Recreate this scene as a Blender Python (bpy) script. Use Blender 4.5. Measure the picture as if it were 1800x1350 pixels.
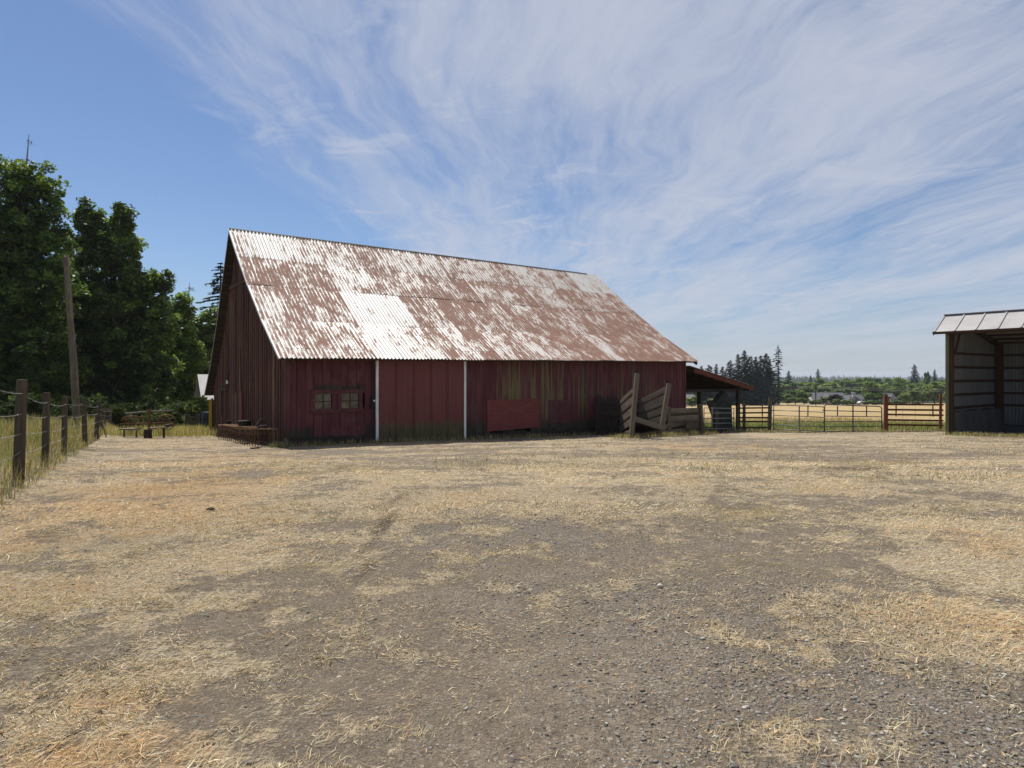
import bpy, bmesh, math, random
import numpy as np
from mathutils import Vector, Matrix
random.seed(7); RNG = np.random.default_rng(7)
for o in list(bpy.data.objects): bpy.data.objects.remove(o)
SC = bpy.context.scene
COL = SC.collection
# ------------------------------------------------------------------ camera
E = 1.4; F = 1100.0; YH = 660.0            # eye height, focal length in photo pixels, horizon row
cd = bpy.data.cameras.new('camera'); cam = bpy.data.objects.new('camera', cd); COL.objects.link(cam)
cam.location = (0, 0, E); cam.rotation_euler = (math.radians(90), 0, 0)
cd.sensor_width = 36; cd.lens = F / 1800 * 36; cd.shift_y = -15 / 1800; cd.clip_start = .05; cd.clip_end = 12000
SC.camera = cam
# ------------------------------------------------------------------ sun, sky, exposure
SUN_AZ = math.atan2(-.55, .835)     # from +Y towards +X
SUN_EL = math.radians(61)
sd = bpy.data.lights.new('sun', 'SUN'); sd.energy = 5.0; sd.angle = math.radians(.55); sd.color = (1, .95, .865)
sun = bpy.data.objects.new('sun', sd); COL.objects.link(sun)
sv = Vector((math.sin(SUN_AZ) * math.cos(SUN_EL), math.cos(SUN_AZ) * math.cos(SUN_EL), math.sin(SUN_EL)))
sun.rotation_euler = sv.to_track_quat('Z', 'Y').to_euler(); sun.location = (20, 20, 60)
W = bpy.data.worlds.new('World'); SC.world = W; W.use_nodes = True
SKY_STRENGTH = .068; SKY_SEED = (15.1, 8.8, 0)
SC.view_settings.view_transform = 'Standard'; SC.view_settings.look = 'None'
SC.view_settings.exposure = 0.30; SC.view_settings.gamma = 1.0; SC.view_settings.use_curve_mapping = False


class N:
    """small node-tree helper"""
    def __init__(s, nt): s.nt = nt; s.n = nt.nodes; s.l = nt.links
    def put(s, sock, v):
        if isinstance(v, bpy.types.NodeSocket): s.l.new(v, sock)
        elif v is not None:
            if hasattr(sock.default_value, '__len__') and not hasattr(v, '__len__'): v = [v] * len(sock.default_value)
            if hasattr(v, '__len__') and len(sock.default_value) == 4 and len(v) == 3: v = (*v, 1)
            sock.default_value = v
    def node(s, t, **k):
        x = s.n.new(t)
        for a, b in k.items(): setattr(x, a, b)
        return x
    def math(s, op, a, b=None, c=None, clamp=False):
        x = s.node('ShaderNodeMath', operation=op, use_clamp=clamp)
        for i, v in enumerate((a, b, c)):
            if v is not None: s.put(x.inputs[i], v)
        return x.outputs[0]
    def add(s, *a):
        r = a[0]
        for b in a[1:]: r = s.math('ADD', r, b)
        return r
    def mul(s, a, b): return s.math('MULTIPLY', a, b)
    def sub(s, a, b): return s.math('SUBTRACT', a, b)
    def vmath(s, op, a, b=None):
        x = s.node('ShaderNodeVectorMath', operation=op); s.put(x.inputs[0], a)
        if b is not None: s.put(x.inputs[1], b)
        return x.outputs['Value'] if op in ('DOT_PRODUCT', 'LENGTH') else x.outputs[0]
    def map(s, v, scale=(1, 1, 1), rot=(0, 0, 0), loc=(0, 0, 0), typ='POINT'):
        x = s.node('ShaderNodeMapping', vector_type=typ); s.put(x.inputs['Vector'], v)
        s.put(x.inputs['Scale'], scale); s.put(x.inputs['Rotation'], rot); s.put(x.inputs['Location'], loc)
        return x.outputs[0]
    def noise(s, v, scale=1, detail=4, rough=.55, dist=0):
        x = s.node('ShaderNodeTexNoise'); s.put(x.inputs['Vector'], v); s.put(x.inputs['Scale'], scale)
        x.inputs['Detail'].default_value = detail; x.inputs['Roughness'].default_value = rough; x.inputs['Distortion'].default_value = dist
        return x.outputs['Fac']
    def voro(s, v, scale=1, feat='F1', out='Distance'):
        x = s.node('ShaderNodeTexVoronoi', feature=feat); s.put(x.inputs['Vector'], v); s.put(x.inputs['Scale'], scale)
        return x.outputs[out]
    def ramp(s, f, stops, interp='LINEAR'):
        x = s.node('ShaderNodeValToRGB'); s.put(x.inputs[0], f); e = x.color_ramp.elements; x.color_ramp.interpolation = interp
        while len(e) < len(stops): e.new(.5)
        for i, (p, c) in enumerate(stops):
            e[i].position = p; e[i].color = (*c, 1) if hasattr(c, '__len__') else (c, c, c, 1)
        return x.outputs[0]
    def step(s, f, a, b):
        x = s.node('ShaderNodeMapRange', interpolation_type='SMOOTHSTEP'); s.put(x.inputs[0], f)
        x.inputs[1].default_value = a; x.inputs[2].default_value = b; return x.outputs[0]
    def mix(s, f, a, b, typ='MIX'):
        x = s.node('ShaderNodeMix', data_type='RGBA', blend_type=typ); s.put(x.inputs[0], f); s.put(x.inputs[6], a); s.put(x.inputs[7], b)
        return x.outputs[2]
    def sep(s, v):
        x = s.node('ShaderNodeSeparateXYZ'); s.put(x.inputs[0], v); return x.outputs
    def comb(s, a, b, c):
        x = s.node('ShaderNodeCombineXYZ')
        for i, v in enumerate((a, b, c)): s.put(x.inputs[i], v)
        return x.outputs[0]
    def bump(s, h, dist=.01, strength=1):
        x = s.node('ShaderNodeBump'); s.put(x.inputs['Height'], h); x.inputs['Distance'].default_value = dist
        x.inputs['Strength'].default_value = strength; return x.outputs[0]
    def pos(s): return s.node('ShaderNodeNewGeometry').outputs['Position']
    def obj(s): return s.node('ShaderNodeTexCoord').outputs['Object']
    def info(s): return s.node('ShaderNodeObjectInfo').outputs
    def attr(s, name):
        x = s.node('ShaderNodeAttribute', attribute_name=name); return x


MATS = {}
def mat(name, fn=None, color=None, rough=.8, spec=.3, metal=0):
    if name in MATS: return MATS[name]
    m = bpy.data.materials.new(name); m.use_nodes = True; nt = m.node_tree
    b = nt.nodes['Principled BSDF']; b.inputs['Roughness'].default_value = rough; b.inputs['Metallic'].default_value = metal
    b.inputs['Specular IOR Level'].default_value = spec
    g = N(nt)
    if fn:
        r = fn(g, b)
        if isinstance(r, dict):
            for k, v in r.items(): g.put(b.inputs[k], v)
        elif r is not None: g.put(b.inputs['Base Color'], r)
    else: g.put(b.inputs['Base Color'], color)
    MATS[name] = m
    return m

# ------------------------------------------------------------------ sky with high cirrus
def build_sky():
    g = N(W.node_tree); bg = W.node_tree.nodes['Background']
    sky = g.node('ShaderNodeTexSky', sky_type='NISHITA'); sky.sun_disc = False
    sky.sun_elevation = SUN_EL; sky.sun_rotation = SUN_AZ; sky.air_density = 1.0; sky.dust_density = .3; sky.ozone_density = 3.0; sky.altitude = 60
    d = g.node('ShaderNodeTexCoord').outputs['Generated']
    x, y, z = g.sep(d)
    zz = g.math('MAXIMUM', g.add(z, .035), .02)
    X = g.math('DIVIDE', x, zz); Y = g.math('DIVIDE', y, zz)
    p = g.comb(X, Y, 0)                                   # the flat cloud layer seen from below
    warp = g.noise(g.map(p, (.55, .4, 1), (0, 0, 0), SKY_SEED), 1, 4, .55); warp2 = g.noise(g.map(p, (.5, .35, 1), (0, 0, 0), (7, 3, 0)), 1, 4, .55)
    p2 = g.vmath('ADD', p, g.comb(g.mul(g.sub(warp, .5), 1.05), g.mul(g.sub(warp2, .5), 1.7), 0))
    sx, sy, _ = SKY_SEED
    veil = g.noise(g.map(p2, (.42, .20, 1), (0, 0, .10), (3.3 + sx, 1.2 + sy, 0)), 1.0, 4, .5)             # broad sheets
    s1 = g.noise(g.map(p2, (1.3, .30, 1), (0, 0, .10), (3.1 - sy, 1.7 + sx, 0)), 1.0, 9, .62, .1)          # streaks
    s2 = g.noise(g.map(p2, (6.0, 1.1, 1), (0, 0, -.06), (1, 6, 0)), 1.0, 9, .68, .25)                    # fine fibres
    puff = g.noise(g.map(p2, (1.4, 2.2, 1), (0, 0, .4), (2.4 + sx, 9.3, 0)), 1.0, 9, .68, .6)
    edge = g.step(g.add(X, g.mul(g.sub(warp, .5), 1.0)), -1.6, -.2)                                   # the sheet ends on the left
    dens = g.add(g.mul(veil, .85), g.mul(s1, 1.0), g.mul(g.sub(s2, .5), .58), g.mul(g.math('MAXIMUM', g.sub(puff, .55), 0), 1.2), g.mul(edge, .42))
    m = g.step(dens, .98, 1.56)
    m = g.math('MULTIPLY', m, g.add(g.mul(g.step(z, .0, .12), .26), .54), clamp=True)
    blue = g.mix(1.0, sky.outputs[0], (.98, 1.04, 1.16), 'MULTIPLY')
    blue = g.mix(g.mul(g.step(z, .20, -.02), .42), blue, (4.2, 5.1, 6.9))                            # pale air low over the horizon
    col = g.mix(m, blue, (6.9, 7.3, 8.4))
    g.put(bg.inputs[0], col); bg.inputs[1].default_value = SKY_STRENGTH
build_sky()

# ------------------------------------------------------------------ numpy noise and terrain
def _h(ix, iy, s):
    n = (ix.astype(np.int64) * 374761393 + iy.astype(np.int64) * 668265263 + s * 2147483647) & 0x7fffffff
    n = ((n ^ (n >> 13)) * 1274126177) & 0x7fffffff
    return ((n ^ (n >> 16)) & 0xffff) / 65535.0
def vn(x, y, s=0):
    x = np.asarray(x, float); y = np.asarray(y, float); ix = np.floor(x); iy = np.floor(y); fx = x - ix; fy = y - iy
    fx = fx * fx * (3 - 2 * fx); fy = fy * fy * (3 - 2 * fy)
    a = _h(ix, iy, s); b = _h(ix + 1, iy, s); c = _h(ix, iy + 1, s); d = _h(ix + 1, iy + 1, s)
    return (a * (1 - fx) + b * fx) * (1 - fy) + (c * (1 - fx) + d * fx) * fy
def fbm(x, y, s=0, o=4):
    r = 0; a = .5; t = 0
    for i in range(o): r = r + a * vn(x * 2 ** i, y * 2 ** i, s + i * 17); t += a; a *= .55
    return r / t
def sstep(x, a, b):
    t = np.clip((np.asarray(x, float) - a) / (b - a), 0, 1); return t * t * (3 - 2 * t)
_TY = [-300, 0, 9.75, 18.8, 30, 48, 88, 140, 245, 420, 900, 1800, 6000]
_TZ = [-1.2, -1.35, -1.6, -2.10, -2.70, -3.75, -5.36, -7.5, -11.6, -17, -31, -38, -45]
def _base(y):
    y = np.asarray(y, float); w = np.clip(np.abs(y) * .18, .5, 14)
    return sum(np.interp(y + w * k, _TY, _TZ) for k in (-1, -.5, 0, .5, 1)) / 5
def fline(x, y):     # signed distance to the left of the wire fence line
    return -((x + 1.83 + .59 * y) * .861)
def G(x, y):
    x = np.asarray(x, float); y = np.asarray(y, float)
    z = _base(y) + E
    z = z + .17 * sstep(fline(x, y), -.5, .5) * sstep(y, 60, 30)
    near = sstep(np.hypot(x, y), 90, 40)
    z = z + near * ((fbm(x * .25, y * .25, 3) - .5) * .12 + (fbm(x * 1.3, y * 1.3, 9) - .5) * .05)
    return z
def g(x, y): return float(G(x, y))
def pix(px, py, d): return Vector(((px - 900) / F * d, d, E + (YH - py) / F * d))
def gp(px, d): x = (px - 900) / F * d; return Vector((x, d, g(x, d)))      # ground below picture column px at distance d
def ghit(px, py):
    lo, hi = 1.0, 400.0
    for _ in range(60):
        m = (lo + hi) / 2; p = pix(px, py, m)
        if p.z > g(p.x, p.y): lo = m
        else: hi = m
    return gp(px, hi)

# ------------------------------------------------------------------ object helpers
def tag(o, label=None, cat=None, group=None, kind=None):
    for k, v in (('label', label), ('category', cat), ('group', group), ('kind', kind)):
        if v: o[k] = v
    return o
def thing(name, loc, label, cat, group=None):
    o = bpy.data.objects.new(name, None); COL.objects.link(o); o.location = loc; o.empty_display_size = .2
    return tag(o, label, cat, group)
def rootloc(p):
    v = Vector((0, 0, 0))
    while p is not None: v += p.location; p = p.parent
    return v
def link(name, me, parent=None, mw=None):
    o = bpy.data.objects.new(name, me); COL.objects.link(o); mw = mw or Matrix()
    if parent is not None:
        o.parent = parent; par = parent_mw(parent); o.matrix_basis = par.inverted() @ mw
    else: o.matrix_basis = mw
    return o
def parent_mw(p):
    m = p.matrix_basis.copy()
    while p.parent: p = p.parent; m = p.matrix_basis @ m
    return m
def mesh(name, vs, fs, m, smooth=False):
    me = bpy.data.meshes.new(name); me.from_pydata([tuple(v) for v in vs], [], fs); me.update()
    if m: me.materials.append(m)
    if smooth: me.polygons.foreach_set('use_smooth', [True] * len(me.polygons))
    return me
def npmesh(name, V, Fq, m, cols=None, smooth=False):
    """V (n,3) array, Fq (k,3|4) array"""
    me = bpy.data.meshes.new(name); n = Fq.shape[1]
    me.vertices.add(len(V)); me.vertices.foreach_set('co', np.ascontiguousarray(V, np.float32).ravel())
    me.loops.add(Fq.size); me.loops.foreach_set('vertex_index', np.ascontiguousarray(Fq, np.int32).ravel())
    me.polygons.add(len(Fq)); me.polygons.foreach_set('loop_start', np.arange(0, Fq.size, n, dtype=np.int32))
    if smooth: me.polygons.foreach_set('use_smooth', np.ones(len(Fq), bool))
    if cols is not None:
        for nm, c in cols.items():
            a = me.attributes.new(nm, 'FLOAT_COLOR', 'POINT'); a.data.foreach_set('color', np.ascontiguousarray(c, np.float32).ravel())
    me.update(calc_edges=True)
    if m: me.materials.append(m)
    return me
_UM = {}
def unit_box(m, kind='box'):
    k = (m.name, kind)
    if k in _UM: return _UM[k]
    bm = bmesh.new()
    if kind == 'box':
        bmesh.ops.create_cube(bm, size=1)
    elif kind == 'plank':      # worn plank, chamfered long edges
        bmesh.ops.create_cube(bm, size=1)
        ed = [e for e in bm.edges if abs(e.verts[0].co.z - e.verts[1].co.z) > .5]
        bmesh.ops.bevel(bm, geom=ed, offset=.07, segments=1, affect='EDGES')
    else:                        # round pole, slight taper and wobble
        sides = 10; rings = [0, .02, .35, .7, .985, 1]
        for i, t in enumerate(rings):
            rr = .5 * (1 - .12 * t) * (.94 if i in (0, 5) else 1)
            for j in range(sides):
                w = 1 + .05 * math.sin(j * 2.1 + i * 1.7)
                bm.verts.new((math.cos(j * 2 * math.pi / sides) * rr * w, math.sin(j * 2 * math.pi / sides) * rr * w, t - .5))
        bm.verts.ensure_lookup_table()
        for i in range(len(rings) - 1):
            for j in range(sides):
                a = i * sides + j; b = i * sides + (j + 1) % sides
                f = bm.faces.new([bm.verts[q] for q in (a, b, b + sides, a + sides)]); f.smooth = True
        bm.faces.new([bm.verts[j] for j in range(sides)][::-1]); bm.faces.new([bm.verts[len(rings) * sides - sides + j] for j in range(sides)])
    me = bpy.data.meshes.new(kind + '_' + m.name); bm.to_mesh(me); bm.free(); me.materials.append(m); _UM[k] = me
    return me
def bar(name, p0, p1, w, t, m, parent, face=None, kind='plank', color=None):
    """a bar from p0 to p1; w is its width, t its thickness along the direction `face`"""
    p0 = Vector(p0); p1 = Vector(p1); z = (p1 - p0); L = z.length; z.normalize()
    fdir = Vector(face) if face is not None else Vector((0, -1, 0))
    y = fdir - z * fdir.dot(z)
    if y.length < 1e-4: y = Vector((1, 0, 0)) - z * z.x
    y.normalize(); x = y.cross(z)
    R = Matrix((x, y, z)).transposed().to_4x4()
    mw = Matrix.Translation((p0 + p1) / 2) @ R @ Matrix.Diagonal((w, t, L, 1))
    o = link(name, unit_box(m, kind), parent, mw)
    o.color = color or (random.random(), random.random(), random.random(), 1)
    return o
def pole(name, p0, p1, d, m, parent, color=None): return bar(name, p0, p1, d, d, m, parent, None, 'pole', color)
def tubes(name, paths, r, m, parent=None, sides=6):
    vs = []; fs = []
    for P in paths:
        P = [Vector(p) for p in P]; rr = r if not hasattr(r, '__len__') else None; b0 = len(vs)
        for i, p in enumerate(P):
            d = (P[min(i + 1, len(P) - 1)] - P[max(i - 1, 0)]).normalized()
            a = d.cross(Vector((0, 0, 1))) if abs(d.z) < .95 else d.cross(Vector((1, 0, 0)))
            a.normalize(); b = d.cross(a); q = rr if rr else r[i]
            for j in range(sides):
                th = 2 * math.pi * j / sides; vs.append(p + a * math.cos(th) * q + b * math.sin(th) * q)
        for i in range(len(P) - 1):
            for j in range(sides):
                k = b0 + i * sides; fs.append((k + j, k + (j + 1) % sides, k + sides + (j + 1) % sides, k + sides + j))
        fs.append(tuple(b0 + j for j in range(sides))[::-1]); fs.append(tuple(b0 + (len(P) - 1) * sides + j for j in range(sides)))
    if parent is not None:
        off = parent_mw(parent).inverted(); vs = [off @ v for v in vs]
        o = link(name, mesh(name, vs, fs, m, True)); o.parent = parent
        return o
    return link(name, mesh(name, vs, fs, m, True))
def solid(name, vs, fs, m, parent=None, smooth=False, color=None):
    """mesh given in world coordinates"""
    if parent is not None:
        off = parent_mw(parent).inverted(); vs = [off @ Vector(v) for v in vs]
    o = link(name, mesh(name, vs, fs, m, smooth))
    if parent is not None: o.parent = parent
    if color: o.color = color
    return o
BOXF = [(0, 3, 2, 1), (4, 5, 6, 7), (0, 1, 5, 4), (1, 2, 6, 5), (2, 3, 7, 6), (3, 0, 4, 7)]
def slab(name, quad, n, th, m, parent=None, color=None):
    """quad of four points given thickness th against direction n"""
    q = [Vector(p) for p in quad]; n = Vector(n).normalized() * th
    return solid(name, [p - n for p in q] + q, BOXF, m, parent, color=color)

# ------------------------------------------------------------------ materials
def m_ground(q, b):
    P = q.pos(); a = q.attr('mask'); r, gr, bl = q.sep(a.outputs['Color']); al = a.outputs['Alpha']; fld = q.sep(q.attr('mask2').outputs['Color'])
    field, dark, moss = fld
    n1 = q.noise(P, .9, 6, .62); n2 = q.noise(P, 7, 6, .66); n3 = q.noise(P, 48, 4, .7); n4 = q.noise(P, 170, 3, .7)
    f1 = q.noise(q.map(P, (11, 95, 40), (0, 0, .5)), 1, 4, .7, .6); f2 = q.noise(q.map(P, (90, 12, 40), (0, 0, .25)), 1, 4, .7, .6)
    fib = q.math('MAXIMUM', f1, f2)
    dirt = q.ramp(q.add(q.mul(n2, .5), q.mul(n3, .5)), [(.30, (.088, .070, .054)), (.5, (.186, .149, .111)), (.70, (.300, .248, .190))])
    v = q.voro(P, 55, 'F1', 'Color'); vd = q.voro(P, 55)
    vs = q.sep(v)
    stone = q.ramp(vs[0], [(0, (.075, .070, .063)), (.45, (.175, .164, .148)), (.8, (.255, .240, .215)), (1, (.34, .32, .29))])
    stonem = q.mul(q.math('LESS_THAN', vs[1], q.add(q.mul(bl, .85), .10)), q.step(vd, .60, .34))
    c = q.mix(stonem, dirt, stone)
    sk = q.noise(P, 95, 3, .6); sk2 = q.noise(q.map(P, (1, 1, 1), (0, 0, 0), (9, 4, 2)), 140, 2, .6)
    c = q.mix(q.mul(q.step(sk, .60, .68), .55), c, (.46, .40, .31))
    c = q.mix(q.mul(q.step(sk2, .57, .66), .75), c, (.055, .047, .039))  # dark specks paint tiny shadows between clods and straw
    sk3 = q.noise(P, 30, 5, .75); c = q.mix(q.mul(q.step(sk3, .54, .66), .62), c, (.40, .345, .26))
    pale = q.ramp(q.add(q.mul(fib, .6), q.mul(n3, .4)), [(.33, (.085, .066, .046)), (.46, (.25, .200, .134)), (.57, (.44, .365, .255)), (.72, (.60, .52, .39))])  # dark and bright ends paint shadowed gaps and highlights in the straw
    orng = q.ramp(q.add(q.mul(fib, .6), q.mul(n3, .4)), [(.33, (.080, .048, .026)), (.46, (.27, .165, .082)), (.57, (.43, .280, .145)), (.72, (.58, .44, .27))])  # same painted gaps and highlights for the orange straw
    st = q.mix(q.step(q.add(gr, q.mul(q.sub(n2, .5), 1.2), q.mul(q.sub(n3, .5), .9), q.mul(q.sub(n1, .5), .5)), .25, .95), pale, orng)
    nb = q.noise(P, 2.6, 5, .6)
    sm = q.step(q.add(r, q.mul(q.sub(n2, .5), 1.7), q.mul(q.sub(n3, .5), 1.1), q.mul(q.sub(n1, .5), .7), q.mul(q.sub(nb, .5), 1.1), q.mul(q.sub(fib, .55), .6)), .30, .80)
    c = q.mix(sm, c, st)
    gold = q.mix(q.step(q.sep(P)[1], 285, 320), q.ramp(q.add(q.mul(n1, .35), q.mul(q.noise(q.map(P, (.06, .5, .1)), 1, 6, .65), .65)), [(.3, (.22, .150, .068)), (.5, (.36, .265, .130)), (.7, (.46, .36, .20))]), (.035, .050, .022))
    c = q.mix(field, c, gold)
    gree = q.ramp(n2, [(.25, (.055, .075, .018)), (.55, (.125, .155, .042)), (.8, (.27, .25, .095))])
    c = q.mix(q.step(q.add(al, q.mul(q.sub(n2, .5), .9), q.mul(q.sub(n3, .5), .5)), .35, .75), c, gree)
    c = q.mix(q.mul(moss, q.step(q.add(n2, q.mul(q.sub(n3, .5), .4)), .42, .62)), c, (.16, .135, .06))
    c = q.mix(q.mul(q.step(q.add(dark, q.mul(q.sub(n2, .5), .8), q.mul(q.sub(n3, .5), .5)), .35, .7), .8), c, (.105, .080, .058))
    h = q.add(q.mul(n2, .9), q.mul(n3, .45), q.mul(n4, .12), q.mul(q.mul(fib, sm), .35), q.mul(stonem, .16))
    return {'Base Color': c, 'Normal': q.bump(h, .055, .95), 'Roughness': .95, 'Specular IOR Level': .12}
def vcol(nm, rough=.85, trans=0, spec=.2):
    def fn(q, b):
        a = q.attr('col').outputs['Color']
        if trans:
            out = q.nt.nodes['Material Output']; t = q.node('ShaderNodeBsdfTranslucent'); mx = q.node('ShaderNodeMixShader')
            q.put(t.inputs[0], q.mix(1, a, (1.15, 1.25, .6), 'MULTIPLY')); mx.inputs[0].default_value = trans
            q.l.new(b.outputs[0], mx.inputs[1]); q.l.new(t.outputs[0], mx.inputs[2]); q.l.new(mx.outputs[0], out.inputs[0])
        return {'Base Color': a}
    return mat(nm, fn, rough=rough, spec=spec)
M_GROUND = mat('ground_mix', m_ground)
M_STRAW = vcol('dry_straw', .8, .15)
M_STONE = vcol('gravel_stone', .9)
M_GRASS = vcol('grass_blades', .7, .3)

def red_boards(q, b):
    i = q.info(); col = q.sep(i['Color']); rnd = i['Random']; O = q.obj()
    ofs = q.comb(q.mul(rnd, 91), q.mul(rnd, 37), q.mul(rnd, 53)); p = q.vmath('ADD', O, ofs)
    grain = q.noise(q.map(p, (9, 2, 1.6)), 1, 6, .68, .4); blot = q.noise(q.map(p, (1.3, 1, 3.4)), 1, 5, .6)
    stre = q.noise(q.map(p, (7, 1, 1.2)), 1, 5, .66); fine = q.noise(q.map(p, (30, 6, 9)), 1, 3, .6)
    c = q.ramp(q.add(q.mul(blot, .55), q.mul(grain, .45)), [(.28, (.030, .018, .018)), (.42, (.092, .030, .032)), (.56, (.155, .050, .052)), (.72, (.21, .105, .100))])
    c = q.mix(q.mul(col[0], .5), c, (.062, .020, .027))
    h = q.sep(O)[2]
    ex = q.step(q.math('ABSOLUTE', q.sep(O)[0]), .12, .48)
    # bare, lichen-coloured wood where paint has gone
    y = q.step(q.add(q.mul(stre, 1.1), q.mul(q.sub(fine, .5), .25), q.mul(q.sub(col[1], .5), .75), q.mul(q.math('ABSOLUTE', q.add(h, .02)), -.55), q.mul(ex, .22)), .70, .80)
    c = q.mix(q.mul(y, .85), c, q.ramp(grain, [(.3, (.09, .075, .032)), (.6, (.20, .17, .075)), (.8, (.27, .24, .14))]))
    # grey worn patches and dirt thrown up from the ground
    w = q.step(q.add(blot, q.mul(q.sub(grain, .5), .5), q.mul(q.sub(col[2], .5), .3)), .52, .72)
    c = q.mix(q.mul(w, .75), c, (.070, .060, .055))
    d = q.step(q.add(q.mul(h, -1), q.mul(q.sub(stre, .5), .28), q.mul(q.sub(grain, .5), .12)), .29, .36)
    c = q.mix(q.mul(d, .88), c, q.ramp(blot, [(.3, (.022, .020, .016)), (.7, (.065, .062, .040))]))
    return {'Base Color': c, 'Normal': q.bump(q.add(grain, q.mul(fine, .4)), .012, .7), 'Roughness': .85}
M_RED = mat('weathered_red_boards', red_boards, spec=.2)
def gable_boards(q, b):
    i = q.info(); col = q.sep(i['Color']); rnd = i['Random']; P = q.pos()
    p = q.vmath('ADD', P, q.comb(q.mul(rnd, 91), q.mul(rnd, 37), q.mul(rnd, 5)))
    grain = q.noise(q.map(p, (14, 14, .8)), 1, 6, .68, .3); blot = q.noise(q.map(p, (.9, .9, .45)), 1, 5, .6)
    c = q.ramp(q.add(q.mul(blot, .5), q.mul(grain, .5)), [(.3, (.055, .030, .028)), (.5, (.130, .060, .050)), (.64, (.19, .110, .074)), (.8, (.28, .20, .125))])
    c = q.mix(q.mul(q.step(q.add(grain, q.mul(q.sub(col[1], .5), .35)), .55, .72), .75), c, (.25, .16, .075))
    c = q.mix(q.mul(col[0], .35), c, (.055, .03, .03))
    return {'Base Color': c, 'Normal': q.bump(grain, .012, .7)}
M_GABLE = mat('weathered_brown_boards', gable_boards, spec=.15, rough=.9)
def grey_wood(tint, dark=.5, moss=.3):
    def fn(q, b):
        i = q.info(); rnd = i['Random']; O = q.obj(); col = q.sep(i['Color'])
        p = q.vmath('ADD', O, q.comb(q.mul(rnd, 71), q.mul(rnd, 37), q.mul(rnd, 53)))
        gn = q.noise(q.map(p, (8, 8, 1.7)), 1, 6, .7, .5); bl = q.noise(q.map(p, (1.5, 1.5, 3)), 1, 5, .6); fi = q.noise(q.map(p, (26, 26, 5)), 1, 3, .6)
        a = [x * dark for x in tint]
        c = q.ramp(q.add(q.mul(gn, .6), q.mul(bl, .4)), [(.28, [x * .5 for x in a]), (.48, a), (.68, tint), (.85, [min(1, x * 1.5) for x in tint])])
        c = q.mix(q.mul(q.step(q.add(bl, q.mul(q.sub(fi, .5), .4)), .55, .72), moss), c, (.17, .15, .05))
        c = q.mix(q.mul(col[0], .3), c, [x * .55 for x in tint])
        return {'Base Color': c, 'Normal': q.bump(q.add(gn, q.mul(fi, .5)), .01, .8)}
    return fn
M_GREY = mat('grey_weathered_wood', grey_wood((.25, .205, .155), .55, .35), rough=.9, spec=.15)
M_POST = mat('brown_post_wood', grey_wood((.145, .118, .086), .5, .3), rough=.9, spec=.15)
M_DARKW = mat('dark_old_wood', grey_wood((.075, .060, .050), .5, .2), rough=.9, spec=.15)
M_REDW = mat('faded_red_rails', grey_wood((.20, .065, .045), .5, .12), rough=.85, spec=.2)
M_REDPOST = mat('faded_red_post', grey_wood((.30, .10, .07), .6, .1), rough=.85, spec=.2)
M_FASCIA = mat('red_brown_fascia', grey_wood((.22, .075, .045), .55, .15), rough=.85, spec=.2)
M_SHEATH = mat('sheathing_wood', grey_wood((.115, .075, .05), .5, .1), rough=.9, spec=.1)
BA = math.radians(35.66)
def rusty_roof(q, b):
    P = q.map(q.pos(), (1, 1, 1), (0, 0, -BA)); i = q.info(); col = q.sep(i['Color']); rnd = i['Random']
    u, v, z = q.sep(P)
    sl = q.add(v, q.mul(z, .62)); p = q.comb(q.add(u, q.mul(rnd, 3)), q.add(sl, q.mul(rnd, 17)), 0); pc = q.comb(u, sl, 0)
    big = q.noise(q.map(pc, (.55, .5, 1)), 1, 3, .5); st = q.noise(q.map(p, (7.5, .85, 1)), 1, 7, .66, .25)
    st2 = q.noise(q.map(pc, (2.6, 1.3, 1)), 1, 5, .6, .2)
    fi = q.noise(q.map(pc, (28, 9, 1)), 1, 5, .72); sp = q.noise(q.map(pc, (60, 40, 1)), 1, 3, .7)
    cr = q.math('SINE', q.mul(q.add(u, .07), 2 * math.pi / .1323))  # crests kept whiter, which also paints the sunlit rib flanks
    hs = q.noise(q.map(p, (13, 1.6, 1)), 1, 6, .7, .2)
    m = q.add(q.mul(q.sub(st, .5), 1.25), q.mul(q.sub(hs, .5), 1.5), q.mul(q.sub(st2, .5), 1.3), q.mul(q.sub(fi, .5), 1.0), q.mul(q.sub(big, .5), .6), q.mul(q.sub(sp, .5), .5), q.mul(cr, -.13), col[0])
    rm = q.step(m, .45, .60)
    rust = q.ramp(q.add(q.mul(fi, .5), q.mul(st, .5)), [(.28, (.12, .060, .042)), (.5, (.225, .118, .083)), (.7, (.31, .185, .135))])
    zinc = q.ramp(q.add(q.mul(sp, .4), q.mul(st2, .6)), [(.25, (.36, .33, .28)), (.45, (.47, .46, .445)), (.7, (.60, .605, .62))])
    zinc = q.mix(q.mul(q.step(m, .15, .46), .65), zinc, (.42, .35, .275))
    c = q.mix(rm, zinc, rust)
    return {'Base Color': c, 'Roughness': q.add(.46, q.mul(rm, .42)), 'Metallic': 0.0, 'Normal': q.bump(q.add(fi, q.mul(rm, .5)), .004, .5)}
M_ROOF = mat('rusty_corrugated_iron', rusty_roof, spec=.45)
def doorm(q, b):
    P = q.pos(); z = q.sep(P)[2]; i = q.info(); n = q.noise(q.map(P, (6, 6, .6)), 1, 5, .6); n2 = q.noise(q.map(P, (14, 14, 1.6)), 1, 5, .65)
    c = q.ramp(n, [(.3, (.115, .024, .021)), (.7, (.160, .036, .032))])
    d = q.step(q.add(q.mul(z, -1), q.mul(q.sub(n2, .5), .9)), .12, .34)
    c = q.mix(q.mul(d, .9), c, q.ramp(n2, [(.35, (.030, .026, .014)), (.6, (.085, .080, .022)), (.8, (.13, .12, .04))]))
    return {'Base Color': c}
M_DOOR = mat('dark_red_door_metal', doorm, rough=.5, spec=.4)
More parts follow.
